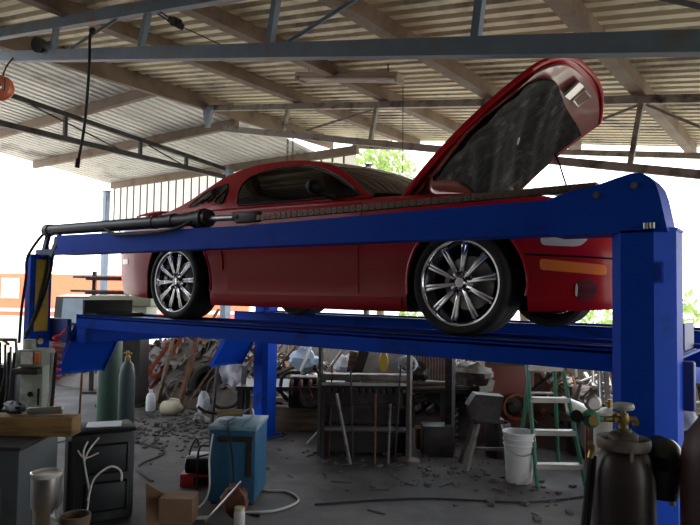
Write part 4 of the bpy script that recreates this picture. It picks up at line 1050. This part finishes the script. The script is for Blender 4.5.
stick('wooden_board','wood',(-5.75,1.65,0),(-5.30,2.05,.92),.05,'thin pale batten leaning right of the rusty brown pole','board',h=.025)
stick('iron_pole','darkiron',(-4.70,1.30,0),(-4.68,1.40,1.15),.035,'thin black pole standing under the far drop ramp','pole')
stick('iron_pole','darkiron',(-4.35,1.48,0),(-4.36,1.55,.82),.05,'short black pole left of the far blue column','pole')
stick('wooden_board','wood',(-5.6,2.9,.25),(-4.5,2.75,.72),.11,'weathered board slanting through the scrap left of the far column','board',h=.03)
stick('wooden_board','wood',(-5.5,2.6,.18),(-4.3,2.3,.28),.15,'pale plank lying low in the scrap left of the far column','board',h=.06)
stick('steel_bar','oldsteel',(-5.25,2.2,.15),(-4.45,2.35,.80),.03,'grey bar slanting up to the left of the far column','steel bar')
stick('steel_bar','tread',(-3.75,2.35,.55),(-3.45,2.6,1.10),.035,'pale bar slanting over the old engine','steel bar')
stick('steel_bar','tread',(-4.05,2.2,.50),(-4.02,2.55,1.12),.03,'pale bar upright left of the old engine','steel bar')
random.seed(8)
for k in range(44):
    x = random.uniform(-7.9,-4.6); y = random.uniform(2.2,4.2); z = random.uniform(.10,.55); a = random.uniform(-.4,2.2); b = random.uniform(-.1,1.1); l = random.uniform(.4,1.1)
    d = V((math.cos(a)*math.cos(b), math.sin(a)*math.cos(b), math.sin(b)))
    stick('scrap_bar', random.choice(['rust','oldsteel','darkiron','wood','rust']), (x,y,z), V((x,y,z))+d*l, random.choice([.02,.03,.045]), 'loose bar sticking out of the scrap heap left of the far column', 'scrap bar', 'bars in the left scrap heap', random.random()<.5)
for k in range(44):
    x = random.uniform(-2.6,.9); y = random.uniform(2.9,4.2); z = random.uniform(.15,.65); a = random.uniform(-.5,2.4); b = random.uniform(-.1,1.0); l = random.uniform(.35,.9)
    d = V((math.cos(a)*math.cos(b), math.sin(a)*math.cos(b), math.sin(b)))
    stick('scrap_bar', random.choice(['rust','oldsteel','darkiron','grey']), (x,y,z), V((x,y,z))+d*l, random.choice([.02,.03,.045]), 'loose bar sticking out of the scrap around the rust-red cabinet', 'scrap bar', 'bars in the right scrap heap', random.random()<.5)
t = at('plastic_bottle', 'upright white plastic bottle before the left scrap heap', 'bottle', -6.26, 1.50)
mb = MB(); mb.lathe([(0,0),(.062,0),(.07,.015),(.07,.20),(.05,.25),(.022,.27),(.022,.30),(0,.30)], n=22); P(mb, 'bottle_body', 'offwhite', t)
mb = MB(); mb.lathe([(.026,.285),(.026,.315),(0,.315)], n=14); P(mb, 'cap', 'offwhite', t)
t = at('plastic_jug', 'beige plastic jug lying on its side before the left scrap heap', 'jug', -5.78, 1.50, .0)
mb = MB(); mb.lathe([(0,-.14),(.08,-.14),(.10,-.12),(.105,.06),(.08,.12),(.03,.15),(.03,.18),(0,.18)], (0,0,.105), (.9,-.3,.1), 22); P(mb, 'jug_body', 'beige', t)
mb = MB(); mb.tube([(.13,-.05,.14),(.12,-.05,.22),(.0,0,.23),(-.03,0,.20)],.014,8,4); P(mb, 'handle', 'beige', t)
mb = MB(); mb.grid(lambda u,v: (-.16+.32*u+.03*math.sin(7*v), .04*math.sin(9*u)+.02*math.cos(8*v), .36*v+.04*math.sin(6*u)), 14, 14, (0,.012,0)); L1(mb, 'white_cloth', 'offwhite', 'white cloth draped on the scrap under the far drop ramp', 'cloth', -5.05, 1.98, .42)
crumple('plastic_bag', 'offwhite', 'small white bag on the floor at the foot of the left scrap heap', 'bag', -5.35, 1.72, 0, .15, (.7,.6,1.2), 25)
mb = MB()
for q in range(3): mb.tube([(-.2+.4*(k/10)+.03*math.sin(k+q), .05*math.cos(k*1.3+q), .02+.03*(q+math.sin(k*.9))) for k in range(11)], .012, 6, 3)
L1(mb, 'pale_cable_tangle', 'grey', 'tangle of pale cable on the floor beside the white cloth', 'cable', -4.95, 1.45, .02)

def ring(name, m, lb, cat, x, y, z, r, rr, tilt, rz=RZ):
    mb = MB(); mb.lathe([(r-rr,-rr*.8),(r,-rr),(r+rr*.6,0),(r,rr),(r-rr,rr*.8),(r-rr*1.3,0),(r-rr,-rr*.8)], (0,0,0), (0,-1,0), 30)
    R3 = Matrix.Rotation(tilt, 3, 'X')
    for v in mb.bm.verts: v.co = R3 @ v.co
    zm = min(v.co.z for v in mb.bm.verts)
    for v in mb.bm.verts: v.co.z -= zm
    return L1(mb, name, m, lb, cat, x, y, z, rz)
ring('flywheel_ring', 'darkiron', 'dark iron ring leaning at the foot of the scrap between the two poles', 'ring', -5.15, 1.95, .10, .26, .03, -.25)
ring('flywheel_ring', 'oldsteel', 'grey steel ring leaning on the scrap right of the orange-red frame', 'ring', -6.35, 2.05, .05, .17, .02, -.3)
t = at('radiator', 'dented old radiator leaning on the scrap left of the rust-red cabinet', 'radiator', -2.35, 3.05, .62, .5)
mb = MB(); mb.box((0,0,.20),(.55,.05,.34),(-.25,0,0)); P(mb, 'core', 'oldsteel', t)
for k in range(14):
    mb = MB(); mb.box((-.25+.038*k,-.03,.20),(.006,.012,.32),(-.25,0,0)); P(mb, 'fin', 'grey', t)
mb = MB(); mb.box((0,.05,.385),(.58,.07,.05),(-.25,0,0),bev=.01); P(mb, 'tank', 'darkiron', t)
mb = MB()
mb.tube([(.07*math.cos(q), .07*math.sin(q), .012*q) for q in [2*PI*k/14 for k in range(14*6)]], .011, 6, 1)
L1(mb, 'coil_spring', 'darkiron', 'dark coil spring standing beside the thick square pole', 'spring', -1.78, 2.45)
L1(MB().box((0,0,.17),(.34,.26,.34),bev=.012), 'metal_crate', 'darkiron', 'dark metal box on the floor under the pipes right of the bending machine', 'box', -1.72, 1.98)
L1(MB().box((0,0,.12),(.26,.22,.24),bev=.012), 'metal_crate', 'rust', 'small rusty box on the floor left of the thick square pole', 'box', -1.98, 2.2)
L1(MB().lathe([(0,0),(.13,0),(.14,.02),(.14,.36),(.13,.38),(.11,.38),(.11,.03),(0,.03)], n=26), 'paint_drum', 'darkiron', 'dark open drum on the floor behind the trestle stand', 'drum', -1.15, 2.35)
for k,(x0,y0,dx,dy,h,m,lb) in enumerate(((-2.62,1.16,.02,.1,.98,'rust','thin rusty rod leaning on the left half of the bending machine'),(-2.33,1.22,-.04,.08,.95,'darkiron','thin dark rod leaning on the bending machine centre'),(-1.92,1.42,.06,.12,1.02,'darkiron','dark rod leaning on the right end frame of the bending machine'))):
    L1(MB().cyl((0,0,0),(dx,dy,h),.010,n=8), 'leaning_rod', m, lb, 'rod', x0, y0)
crumple('tangled_metal', 'oldsteel', 'crumpled grey metal lump on the stacked pipes beside the trestle stand', 'scrap', -1.62, 2.62, .70, .22, (1.3,.8,.7), 81)
crumple('tangled_metal', 'darkiron', 'crumpled dark metal lump on the rack behind the round-footed pole', 'scrap', -2.3, 2.5, .70, .16, (1.2,.8,.8), 82)
# ---------------------------------------------------------------- left: machines, bottles, tool boxes
def bottle(x, y, r, h, m, lb):
    t = at('gas_cylinder', lb, 'gas cylinder', x, y)
    mb = MB(); mb.lathe([(0,0),(r*.92,0),(r,.02),(r,h-.22),(r*.93,h-.15),(r*.7,h-.06),(r*.34,h-.02),(0,h-.02)], n=32); P(mb, 'shell', m, t)
    mb = MB(); mb.lathe([(r*.34,h-.03),(r*.36,h+.03),(.02,h+.04),(.018,h+.10),(0,h+.10)], n=16); mb.cyl((-.05,0,h+.07),(.05,0,h+.07),.013,n=8); P(mb, 'valve', 'brass', t)
bottle(-5.45, .27, .145, 1.36, 'cylgreen', 'tall green gas bottle standing behind the near drop ramp')
bottle(-4.98, .20, .095, .96, 'cylgreen2', 'shorter dark green gas bottle right of the tall green one')
mb = MB(); mb.cyl((0,0,0),(.02,.02,1.2),.014,n=8); L1(mb, 'steel_rod', 'rust', 'thin rusty rod standing left of the tall green gas bottle', 'rod', -5.3, -.22)

t = at('drill_press', 'pale green machine column in front of the left blue column', 'machine', -3.73, -1.57)
mb = MB(); mb.box((0,0,.05),(.36,.36,.10),bev=.02); P(mb, 'base', 'darkiron', t)
mb = MB(); mb.box((0,0,.62),(.20,.20,1.05),bev=.015); cl = P(mb, 'column', 'palegreen', t)
mb = MB(); mb.cyl((.0,-.10,.90),(.0,-.112,.90),.022,n=16); P(mb, 'column_hole', 'darktrim', cl)
mb = MB(); mb.box((.07,-.105,.88),(.014,.012,.14)); P(mb, 'column_slot', 'darktrim', cl)
hd = MB(); hd.box((.0,-.03,1.21),(.23,.26,.14),bev=.02); hd.cyl((-.06,-.02,1.28),(-.06,-.02,1.36),.05,n=14); hdo = P(hd, 'head', 'palegreen', t)
mb = MB(); mb.box((.0,-.18,1.215),(.10,.012,.10)); P(mb, 'switch_plate', 'white', hdo)
mb = MB(); mb.box((.085,-.18,1.215),(.035,.03,.10),bev=.006); P(mb, 'switch_cover', 'orange', hdo)
mb = MB(); mb.box((-.02,-.05,1.10),(.22,.26,.05),bev=.01); P(mb, 'collar', 'darkiron', t)
mb = MB(); mb.bar((-.12,-.10,.8),(-.20,-.22,.70),.03); mb.sph((-.20,-.22,.70),.04); P(mb, 'crank', 'black', t)
for k,(dx,m) in enumerate(((-.17,'black'),(-.22,'darkiron'),(.15,'grey'),(.19,'black'))):
    mb = MB(); mb.tube([(dx,-.06,1.25),(dx+.02*math.sin(k),-.1,.9),(dx-.02,-.09,.55),(dx+.03,-.12,.25)], .014, 8, 5); P(mb, 'cable', m, t)
mb = MB()
for zz0, zz1, x0 in ((1.40,1.02,0),(.98,.74,-.05)):
    N_ = 70; turns = 6
    mb.tube([(x0+.035*math.cos(2*PI*turns*k/N_), .035*math.sin(2*PI*turns*k/N_), zz0+(zz1-zz0)*k/N_) for k in range(N_+1)], .010, 6, 1)
mb.tube([(.035,0,1.02),(.0,.0,1.0),(-.015,0,.98)], .009, 6, 2)
mb.tube([(0.035,0,1.40),(.05,.05,1.44)], .009, 6, 1)
L1(mb, 'coiled_hose', 'wire_red', 'red coiled air hose hanging right of the left blue column', 'hose', -3.72, -1.40, 0, RZ)
for k,(x,y,lb) in enumerate(((-4.42,-1.58,'yellow hose looped left of the left blue column, upper loop'),(-4.50,-1.70,'yellow hose hanging lower left of the left blue column'))):
    z0 = 1.22-.26*k; mb = MB(); mb.tube([(.10,0,z0+.05),(.02,-.02,z0+.10),(-.07,0,z0),(-.03,0,z0-.13),(.06,0,z0-.16),(.04,0,z0-.3),(.10,.02,z0-.45)], .013, 8, 6)
    L1(mb, 'yellow_hose', 'wire_yellow', lb, 'hose', x, y)
t = at('welding_cart', 'dark cable-hung machine cart at the left picture edge', 'machine', -4.55, -1.50)
mb = MB(); mb.box((0,0,.62),(.50,.40,.90),bev=.03); P(mb, 'body', 'blackmetal', t)
mb = MB(); mb.tube([(-.22,-.1,1.05),(-.22,-.15,1.32),(.22,-.15,1.32),(.22,-.1,1.05)], .018, 8, 1); P(mb, 'handle', 'oldsteel', t)
for a in (-.2,.2):
    mb = MB(); mb.cyl((a-.03,0,.10),(a+.03,0,.10),.10,n=20); P(mb, 'wheel', 'black', t)
for k in range(9):
    a = -.20+.05*k; mb = MB(); mb.tube([(a,-.20,1.30-.02*(k%3)),(a+.03,-.25,1.0),(a-.03+.02*(k%3),-.26,.7),(a+.05,-.24,.45)], .012, 7, 5); P(mb, 'cable', ['black','darkiron','grey'][k%3], t)

t = at('steel_bin', 'dark grey steel bin carrying a plank at the lower left corner', 'bin', -2.95, -2.50)
mb = MB(); mb.box((0,0,.40),(1.10,.55,.78),bev=.012); P(mb, 'body', 'binsteel', t)
mb = MB(); mb.box((0,0,.785),(1.13,.58,.025),bev=.004); P(mb, 'rim', 'darkiron', t)
mb = MB(); mb.box((.20,-.28,.34),(.5,.012,.40),bev=.004); P(mb, 'front_panel', 'binsteel', t)
mb = MB(); mb.cyl((-.02,-.29,.40),(-.02,-.30,.40),.035,n=14); P(mb, 'lock', 'steel', t)
L1(MB().box((0,0,.065),(1.15,.16,.13),bev=.008), 'wooden_beam', 'plank', 'thick yellow-brown plank lying on the dark steel bin', 'plank', -2.84, -2.33, .80)
t = at('bench_vise', 'dark greasy vise on the plank of the steel bin', 'vise', -3.06, -2.46, .932)
mb = MB(); mb.box((0,0,.02),(.24,.14,.04),bev=.008); P(mb, 'base', 'darkiron', t)
mb = MB(); mb.box((-.04,0,.085),(.12,.10,.10),bev=.015); P(mb, 'fixed_jaw', 'darkiron', t)
mb = MB(); mb.box((.09,0,.085),(.06,.10,.10),bev=.015); P(mb, 'moving_jaw', 'oldsteel', t)
mb = MB(); mb.cyl((.09,0,.07),(.19,0,.07),.014); mb.cyl((.185,-.08,.07),(.185,.08,.07),.007); P(mb, 'screw_handle', 'steel', t)
crumple('greasy_rag', 'cabblack', 'dark greasy rag on the plank right of the vise', 'cloth', -2.72, -2.25, .932, .09, (1.3,.7,.5), 41)
L1(MB().bar((0,0,.03),(.22,.05,.035),.035,.05,bev=.01), 'hand_tool', 'steel', 'small steel hand tool lying on the plank end', 'tool', -2.62, -2.21, .932)

t = at('black_cabinet', 'charcoal moulded plastic cabinet with paper on top, left front', 'cabinet', -2.885, -1.475, 0, 1.12)
mb = MB(); mb.box((0,0,.345),(.48,.34,.69),bev=.035); bd = P(mb, 'body', 'cabblack', t)
for z in (.20,.49):
    mb = MB(); mb.box((.03,-.168,z),(.33,.02,.20),bev=.008); P(mb, 'front_panel', 'cabblack', t)
    mb = MB(); mb.tube([(-.12,-.18,z-.11),(.18,-.18,z-.11),(.18,-.18,z+.11),(-.12,-.18,z+.11),(-.12,-.18,z-.11)],.008,6,1); P(mb, 'panel_rib', 'darktrim', t)
mb = MB(); mb.box((0,0,.70),(.49,.35,.03),bev=.012); P(mb, 'lid', 'darktrim', t)
mb = MB(); mb.box((-.225,-.05,.35),(.06,.26,.60),bev=.01); P(mb, 'side_rail', 'darktrim', t)
L1(MB().box((0,0,.004),(.26,.20,.008),.3), 'paper_sheet', 'paper', 'white paper lying on the charcoal cabinet', 'paper', -2.88, -1.45, .716)
mb = MB(); mb.tube([(-.10,0,.64),(-.13,-.02,.56),(-.11,-.02,.42),(-.08,-.02,.25),(-.10,-.03,.06)],.007,6,6); mb.tube([(-.02,0,.66),(-.09,-.02,.58),(-.12,-.02,.50)],.007,6,5); mb.tube([(-.17,0,.58),(-.12,-.02,.52),(-.02,-.02,.55)],.006,6,5)
mb.tube([(-.09,-.03,.20),(-.05,-.04,.36),(.06,-.04,.44),(.14,-.04,.40),(.15,-.04,.32)],.008,6,6); L1(mb, 'white_wires', 'wire_white', 'bunch of white wires looping down the charcoal cabinet front', 'wire', -2.715, -1.575, 0, 1.12)

t = at('welding_machine', 'teal blue welding machine with a pale lid standing mid floor', 'welder', -2.38, -.44, 0, RZ-.06)
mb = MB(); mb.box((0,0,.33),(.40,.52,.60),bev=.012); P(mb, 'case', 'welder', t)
mb = MB(); mb.box((0,-.262,.36),(.34,.012,.44),bev=.004); P(mb, 'front_panel', 'welder', t)
mb = MB(); mb.box((.03,-.27,.56),(.30,.014,.05),bev=.004); mb.box((.15,-.27,.40),(.05,.014,.30),bev=.004); P(mb, 'panel_frame', 'darkiron', t)
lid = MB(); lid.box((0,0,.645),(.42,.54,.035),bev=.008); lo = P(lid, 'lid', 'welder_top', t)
for a in (-.07,.08):
    mb = MB(); mb.box((a,.0,.665),(.012,.50,.008)); P(mb, 'lid_rib', 'welder', lo)
for a in (-.16,.16):
    for b in (-.2,.2):
        mb = MB(); mb.cyl((a,b,0),(a,b,.04),.03,n=12); P(mb, 'foot', 'black', t)
mb = MB(); mb.tube([(-.16,-.28,.60),(-.18,-.30,.40),(-.17,-.32,.15),(-.24,-.36,.02),(-.4,-.45,.012)],.008,6,6); P(mb, 'earth_cable', 'wire_white', t)
mb = MB(); mb.tube([(-.05,-.10,.67),(-.03,-.28,.66),(.02,-.32,.45),(.05,-.34,.2),(.10,-.40,.012),(.3,-.5,.012)],.010,6,6); P(mb, 'welding_cable', 'black', t)
t = at('welding_gun', 'yellowish leather-wrapped torch lying on the teal welding machine', 'torch', -2.52, -.44, .665)
mb = MB(); mb.tube([(-.10,-.02,.04),(.0,0,.05),(.12,.03,.04)],.032,10,4); P(mb, 'grip', 'leather', t)
mb = MB(); mb.tube([(-.10,-.02,.04),(-.2,-.04,.06),(-.27,-.03,.10)],.014,8,4); P(mb, 'neck', 'darkiron', t)
mb = MB(); mb.tube([(.12,.03,.04),(.2,.03,.08),(.22,.03,.015)],.010,8,4); P(mb, 'trigger_guard', 'steel', t)
mb = MB(); mb.tube([(-.18,0,.38),(-.25,0,.40),(-.32,-.02,.36),(-.33,0,.0)],.010,6,5); mb.tube([(-.33,0,.3),(-.05,.05,.36),(.05,.04,.40)],.008,6,4); L1(mb, 'wire_stand', 'darkiron', 'thin bent iron wire standing left of the teal welding machine', 'wire stand', -2.52, -.36)

t = at('red_tool_case', 'flat red and black tool case on the floor left of the welder', 'tool case', -2.92, -.42)
mb = MB(); mb.box((0,0,.06),(.30,.24,.12),bev=.012); P(mb, 'case', 'redplastic', t)
mb = MB(); mb.box((.06,-.122,.06),(.16,.008,.08),bev=.002); P(mb, 'label_patch', 'darktrim', t)
t = at('power_tool', 'grey and black power unit lying on the flat red tool case', 'power tool', -2.90, -.39, .122)
mb = MB(); mb.box((0,0,.085),(.30,.22,.14),bev=.03); P(mb, 'housing', 'grey', t)
mb = MB(); mb.cyl((-.13,-.10,.07),(.15,-.10,.07),.065,n=20); P(mb, 'motor', 'darktrim', t)
mb = MB(); mb.tube([(-.12,-.05,.15),(-.10,-.04,.24),(-.05,-.05,.30),(-.02,-.08,.2)],.008,6,4); P(mb, 'cord', 'black', t)
L1(MB().bar((0,0,.03),(.26,.06,.32),.045,.008), 'flat_bar', 'steel', 'bright flat steel bar leaning at the foot of the teal welder', 'steel bar', -2.06, -1.09)
mb = MB(); mb.box((0,0,.006),(.22,.07,.008),.2); L1(mb, 'flat_bar', 'tread', 'pale flat strip lying on the floor left of the leaning steel bar', 'steel bar', -2.24, -1.05)
mb = MB(); mb.prism([(-.20,0),(.16,0),(.10,.12),(-.26,.30)], .008, Matrix(((1,0,0),(0,.5,-.87),(0,.87,.5))), (0,0,.01)); mb.box((.02,.10,.10),(.26,.2,.2),bev=.004); L1(mb, 'cardboard_box', 'card', 'torn open cardboard box at the bottom of the picture left of the jar', 'box', -2.26, -1.24, 0, smooth=False)
t = at('glass_jar', 'small pale jar with a lid on the floor before the welder', 'jar', -1.86, -.92)
mb = MB(); mb.lathe([(0,0),(.04,0),(.044,.01),(.044,.10),(.036,.12),(0,.12)], n=20); P(mb, 'jar_body', 'lens', t)
mb = MB(); mb.lathe([(.039,.115),(.039,.14),(0,.14)], n=20); P(mb, 'lid', 'beige', t)
crumple('scrap_clump', 'rust', 'rusty clump of parts on the floor in front of the welder', 'scrap', -1.98, -.86, 0, .13, (1,.7,1.0), 51)
mb = MB(); mb.tube([(0,0,.012),(.25,.05,.012),(.42,.30,.012),(.30,.55,.012),(.05,.60,.012),(-.3,.9,.012)],.010,6,8); L1(mb, 'floor_cable', 'grey', 'pale cable curling on the floor right of the teal welder', 'cable', -2.02, -.72)
mb = MB(); mb.tube([(0,0,.012),(-.3,.5,.012),(-.2,1.1,.012),(-.7,1.6,.012),(-.8,2.3,.012)],.010,6,8); L1(mb, 'floor_cable', 'black', 'black cable running over the floor behind the charcoal cabinet', 'cable', -3.3, -.65)
mb = MB(); mb.tube([(0,0,.010),(.9,.2,.010),(1.9,.15,.010),(2.8,.5,.010)],.008,6,8); L1(mb, 'floor_cable', 'black', 'thin black cable lying across the open floor right of the welder', 'cable', -1.7, -.2)

# near work table just below the picture, carrying the tumbler
t = at('work_table', 'low work table below the picture edge carrying the steel tumbler', 'table', -.25, -3.345, -.025, RZ)
mb = MB(); mb.box((0,-.04,.985),(.62,.28,.03),bev=.004); P(mb, 'table_top', 'wood', t)
for a in (-.28,.28):
    for b in (-.15,.07):
        mb = MB(); mb.box((a,b,.485),(.05,.05,.97)); P(mb, 'leg', 'darkiron', t)
t = at('steel_tumbler', 'stainless steel tumbler with a clear lid at the bottom left', 'tumbler', -.275, -3.345, .975)
mb = MB(); mb.lathe([(0,0),(.034,0),(.036,.004),(.038,.115),(.0455,.13),(.0475,.225),(.0455,.225),(.0455,.215),(0,.215)], n=40); P(mb, 'cup', 'tumbler_steel', t)
mb = MB(); mb.lathe([(.0475,.223),(.050,.227),(.050,.237),(.045,.239),(.041,.231),(0,.231)], n=40); P(mb, 'lid', 'lens', t)
t = at('clay_pot', 'small brown clay pot beside the steel tumbler', 'pot', -.195, -3.285, .975)
mb = MB(); mb.lathe([(0,0),(.034,0),(.042,.06),(.047,.088),(.047,.10),(.041,.10),(.037,.06),(0,.05)], n=28); P(mb, 'pot_body', 'brownpot', t)
crumple('white_rag', 'offwhite', 'small white rag tucked between the tumbler and the clay pot', 'cloth', -.238, -3.335, .975, .03, (.8,.7,2.0), 61)

# ---------------------------------------------------------------- outside
t = thing('roadside_wall', 'long orange-red wall across the road at far left', 'wall', (-24, 8, -.2))
d1 = V((-22.74,7.29,0)); dv = (V((-19.11,9.97,0))-d1).normalized()
mb = MB(t.location); mb.bar(d1-dv*9+V((0,0,1.05)), d1+dv*9+V((0,0,1.05)), .3, 2.5); mb.build('wall_panel', 'orangewall', t)
for k,a in enumerate((-1.5,-.2)):
    mb = MB(t.location); mb.bar(d1+dv*a+V((.12,-.16,1.75)), d1+dv*(a+.35+.3*k)+V((.12,-.16,1.75)), .06, .75); mb.build('white_patch', 'whitewall', t)
mb = MB(t.location); mb.bar(d1-dv*9+V((.1,-.14,.95)), d1+dv*9+V((.1,-.14,.95)), .16, .12); mb.build('white_band', 'whitewall', t)
mb = MB(t.location); mb.bar(d1-dv*9+V((.1,-.14,.25)), d1+dv*9+V((.1,-.14,.25)), .16, .95); mb.build('white_base', 'whitewall', t)
t = thing('parked_suv', 'dark boxy parked car outside beyond the left blue column', 'car', (-10.75,3.45,-.2), RZ-PI/2+.30)
mb = MB(); mb.prism([(-1.9,.38),(1.2,.38),(1.25,.85),(1.15,1.18),(.45,1.24),(.15,1.82),(-1.75,1.86),(-1.9,1.15)], 1.7, Matrix(((1,0,0),(0,0,1),(0,1,0))), (0,-.85,0)); P(mb, 'body', 'darkcar', t, smooth=False)
for x0,x1 in ((-1.6,-.85),(-.75,-.05)):
    mb = MB(); mb.prism([(x0,1.25),(x1+.1,1.25),(x1,1.74),(x0,1.76)], .02, Matrix(((1,0,0),(0,0,1),(0,1,0))), (0,-.865,0)); P(mb, 'side_window', 'carglass2', t)
mb = MB(); mb.grid(lambda u,v: (.455-.27*u, -.70+1.4*v, 1.27+.50*u), 2, 2, (.02,0,.015)); P(mb, 'windscreen', 'carglass2', t)
mb = MB(); mb.sph((.35,-.98,1.32),.10,(.6,1,.8)); P(mb, 'door_mirror', 'darktrim', t)
for a in (-1.2,1.2):
    for b in (-.78,.78):
        mb = MB(); mb.cyl((a,b-.1,.36),(a,b+.1,.36),.36,n=24); P(mb, 'wheel', 'tire', t)
t = at('olive_machine', 'olive grey machine housing behind the car rear bumper', 'machine', -7.0, 1.55)
mb = MB(); mb.box((0,0,1.33),(.80,.55,.44),bev=.02); P(mb, 'housing', 'olive', t)
mb = MB(); mb.box((0,0,.57),(.60,.45,1.1)); P(mb, 'pedestal', 'darkiron', t)
mb = MB(); mb.box((0,0,1.62),(.95,.62,.16),bev=.02); P(mb, 'top_cover', 'olive', t)
mb = MB(); mb.box((-.15,-.285,1.34),(.3,.02,.28),bev=.004); P(mb, 'door_panel', 'palegreen', t)
for a in (-.3,.3): 
    mb = MB(); mb.box((a,0,.02),(.10,.5,.04)); P(mb, 'foot', 'darkiron', t)
t = at('pipe_rack', 'rack of stacked rods behind the car rear bumper at left', 'rack', -8.1, 1.95)
mb = MB(); mb.box((.28,.1,1.05),(.06,.06,2.1)); mb.box((-.30,.1,1.05),(.06,.06,2.1)); mb.box((0,.1,.02),(.8,.3,.04)); P(mb, 'frame', 'darkiron', t)
for z in (1.72,1.96):
    mb = MB(); mb.box((-.01,-.02,z),(.66,.34,.035)); P(mb, 'arm', 'darkiron', t)
random.seed(14)
for zi,z in enumerate((1.757,1.997)):
    for k in range(7):
        yy = -.16+.05*k; l = random.uniform(.42,.62)
        mb = MB(); mb.cyl((-l-.06*k*.3,0,0),(l*.8,0,0),.019,n=8); L1(mb, 'steel_rod', 'darkiron' if k%2 else 'oldsteel', ['dark rod stacked on the lower arm of the rack behind the bumper','dark rod stacked on the upper arm of the rack behind the bumper'][zi], 'rod', -8.1-yy*math.sin(RZ), 1.95+yy*math.cos(RZ), z, RZ, ['rods on the lower rack arm','rods on the upper rack arm'][zi])
def tree(x, y, zc, r, n, lb, seed, trunk=True, sc=(1,1,1), z0=-.2):
    random.seed(seed); t = thing('leafy_tree' if trunk else 'leafy_bush', lb, 'tree' if trunk else 'bush', (x,y,z0))
    mb = MB((x,y,z0))
    for k in range(n):
        th = random.random()*2*PI; ph = math.acos(random.uniform(-1,1)); rr = r*random.random()**.45
        c = V((x+rr*math.sin(ph)*math.cos(th)*sc[0], y+rr*math.sin(ph)*math.sin(th)*sc[1], zc+rr*math.cos(ph)*sc[2]))
        s = random.uniform(.05,.12); a = V((random.gauss(0,1),random.gauss(0,1),random.gauss(0,1))).normalized(); b = a.orthogonal().normalized()
        cr_ = a.cross(b)
        vs = [mb.bm.verts.new(c+a*s - mb.o), mb.bm.verts.new(c+b*s*.45 - mb.o), mb.bm.verts.new(c-a*s - mb.o), mb.bm.verts.new(c-b*s*.45+cr_*s*.2 - mb.o)]
        mb.bm.faces.new(vs)
    mb.build('foliage', 'leaf', t, smooth=False)
    mb = MB((x,y,z0)); mb.tube([(x,y,z0),(x+.05,y,zc*.4),(x-.05,y+.05,zc*.75),(x,y,zc+.2*r)], .09 if trunk else .03, 8, 3)
    for k in range(5):
        a = 2*PI*k/5; mb.tube([(x-.03,y,zc*.7),(x+.4*r*math.cos(a),y+.4*r*math.sin(a),zc)], .03 if trunk else .012, 6, 1)
    mb.build('trunk', 'bark', t)
tree(-6.55, 8.0, 4.55, .85, 900, 'bright green tree showing between the sheet wall and the open hood', 71)
tree(-4.6, 6.6, .9, .8, 500, 'sunlit bush seen through the gap under the car sill', 72, False)
tree(-1.5, 8.2, 1.0, 1.0, 600, 'sunlit bush seen below the car front bumper', 73, False)
tree(.25, 6.4, 1.0, .9, 600, 'sunlit bush right of the blue hoist column', 74, False)
tree(-2.9, 7.6, 2.6, .7, 300, 'small pale tree low behind the windscreen', 75)
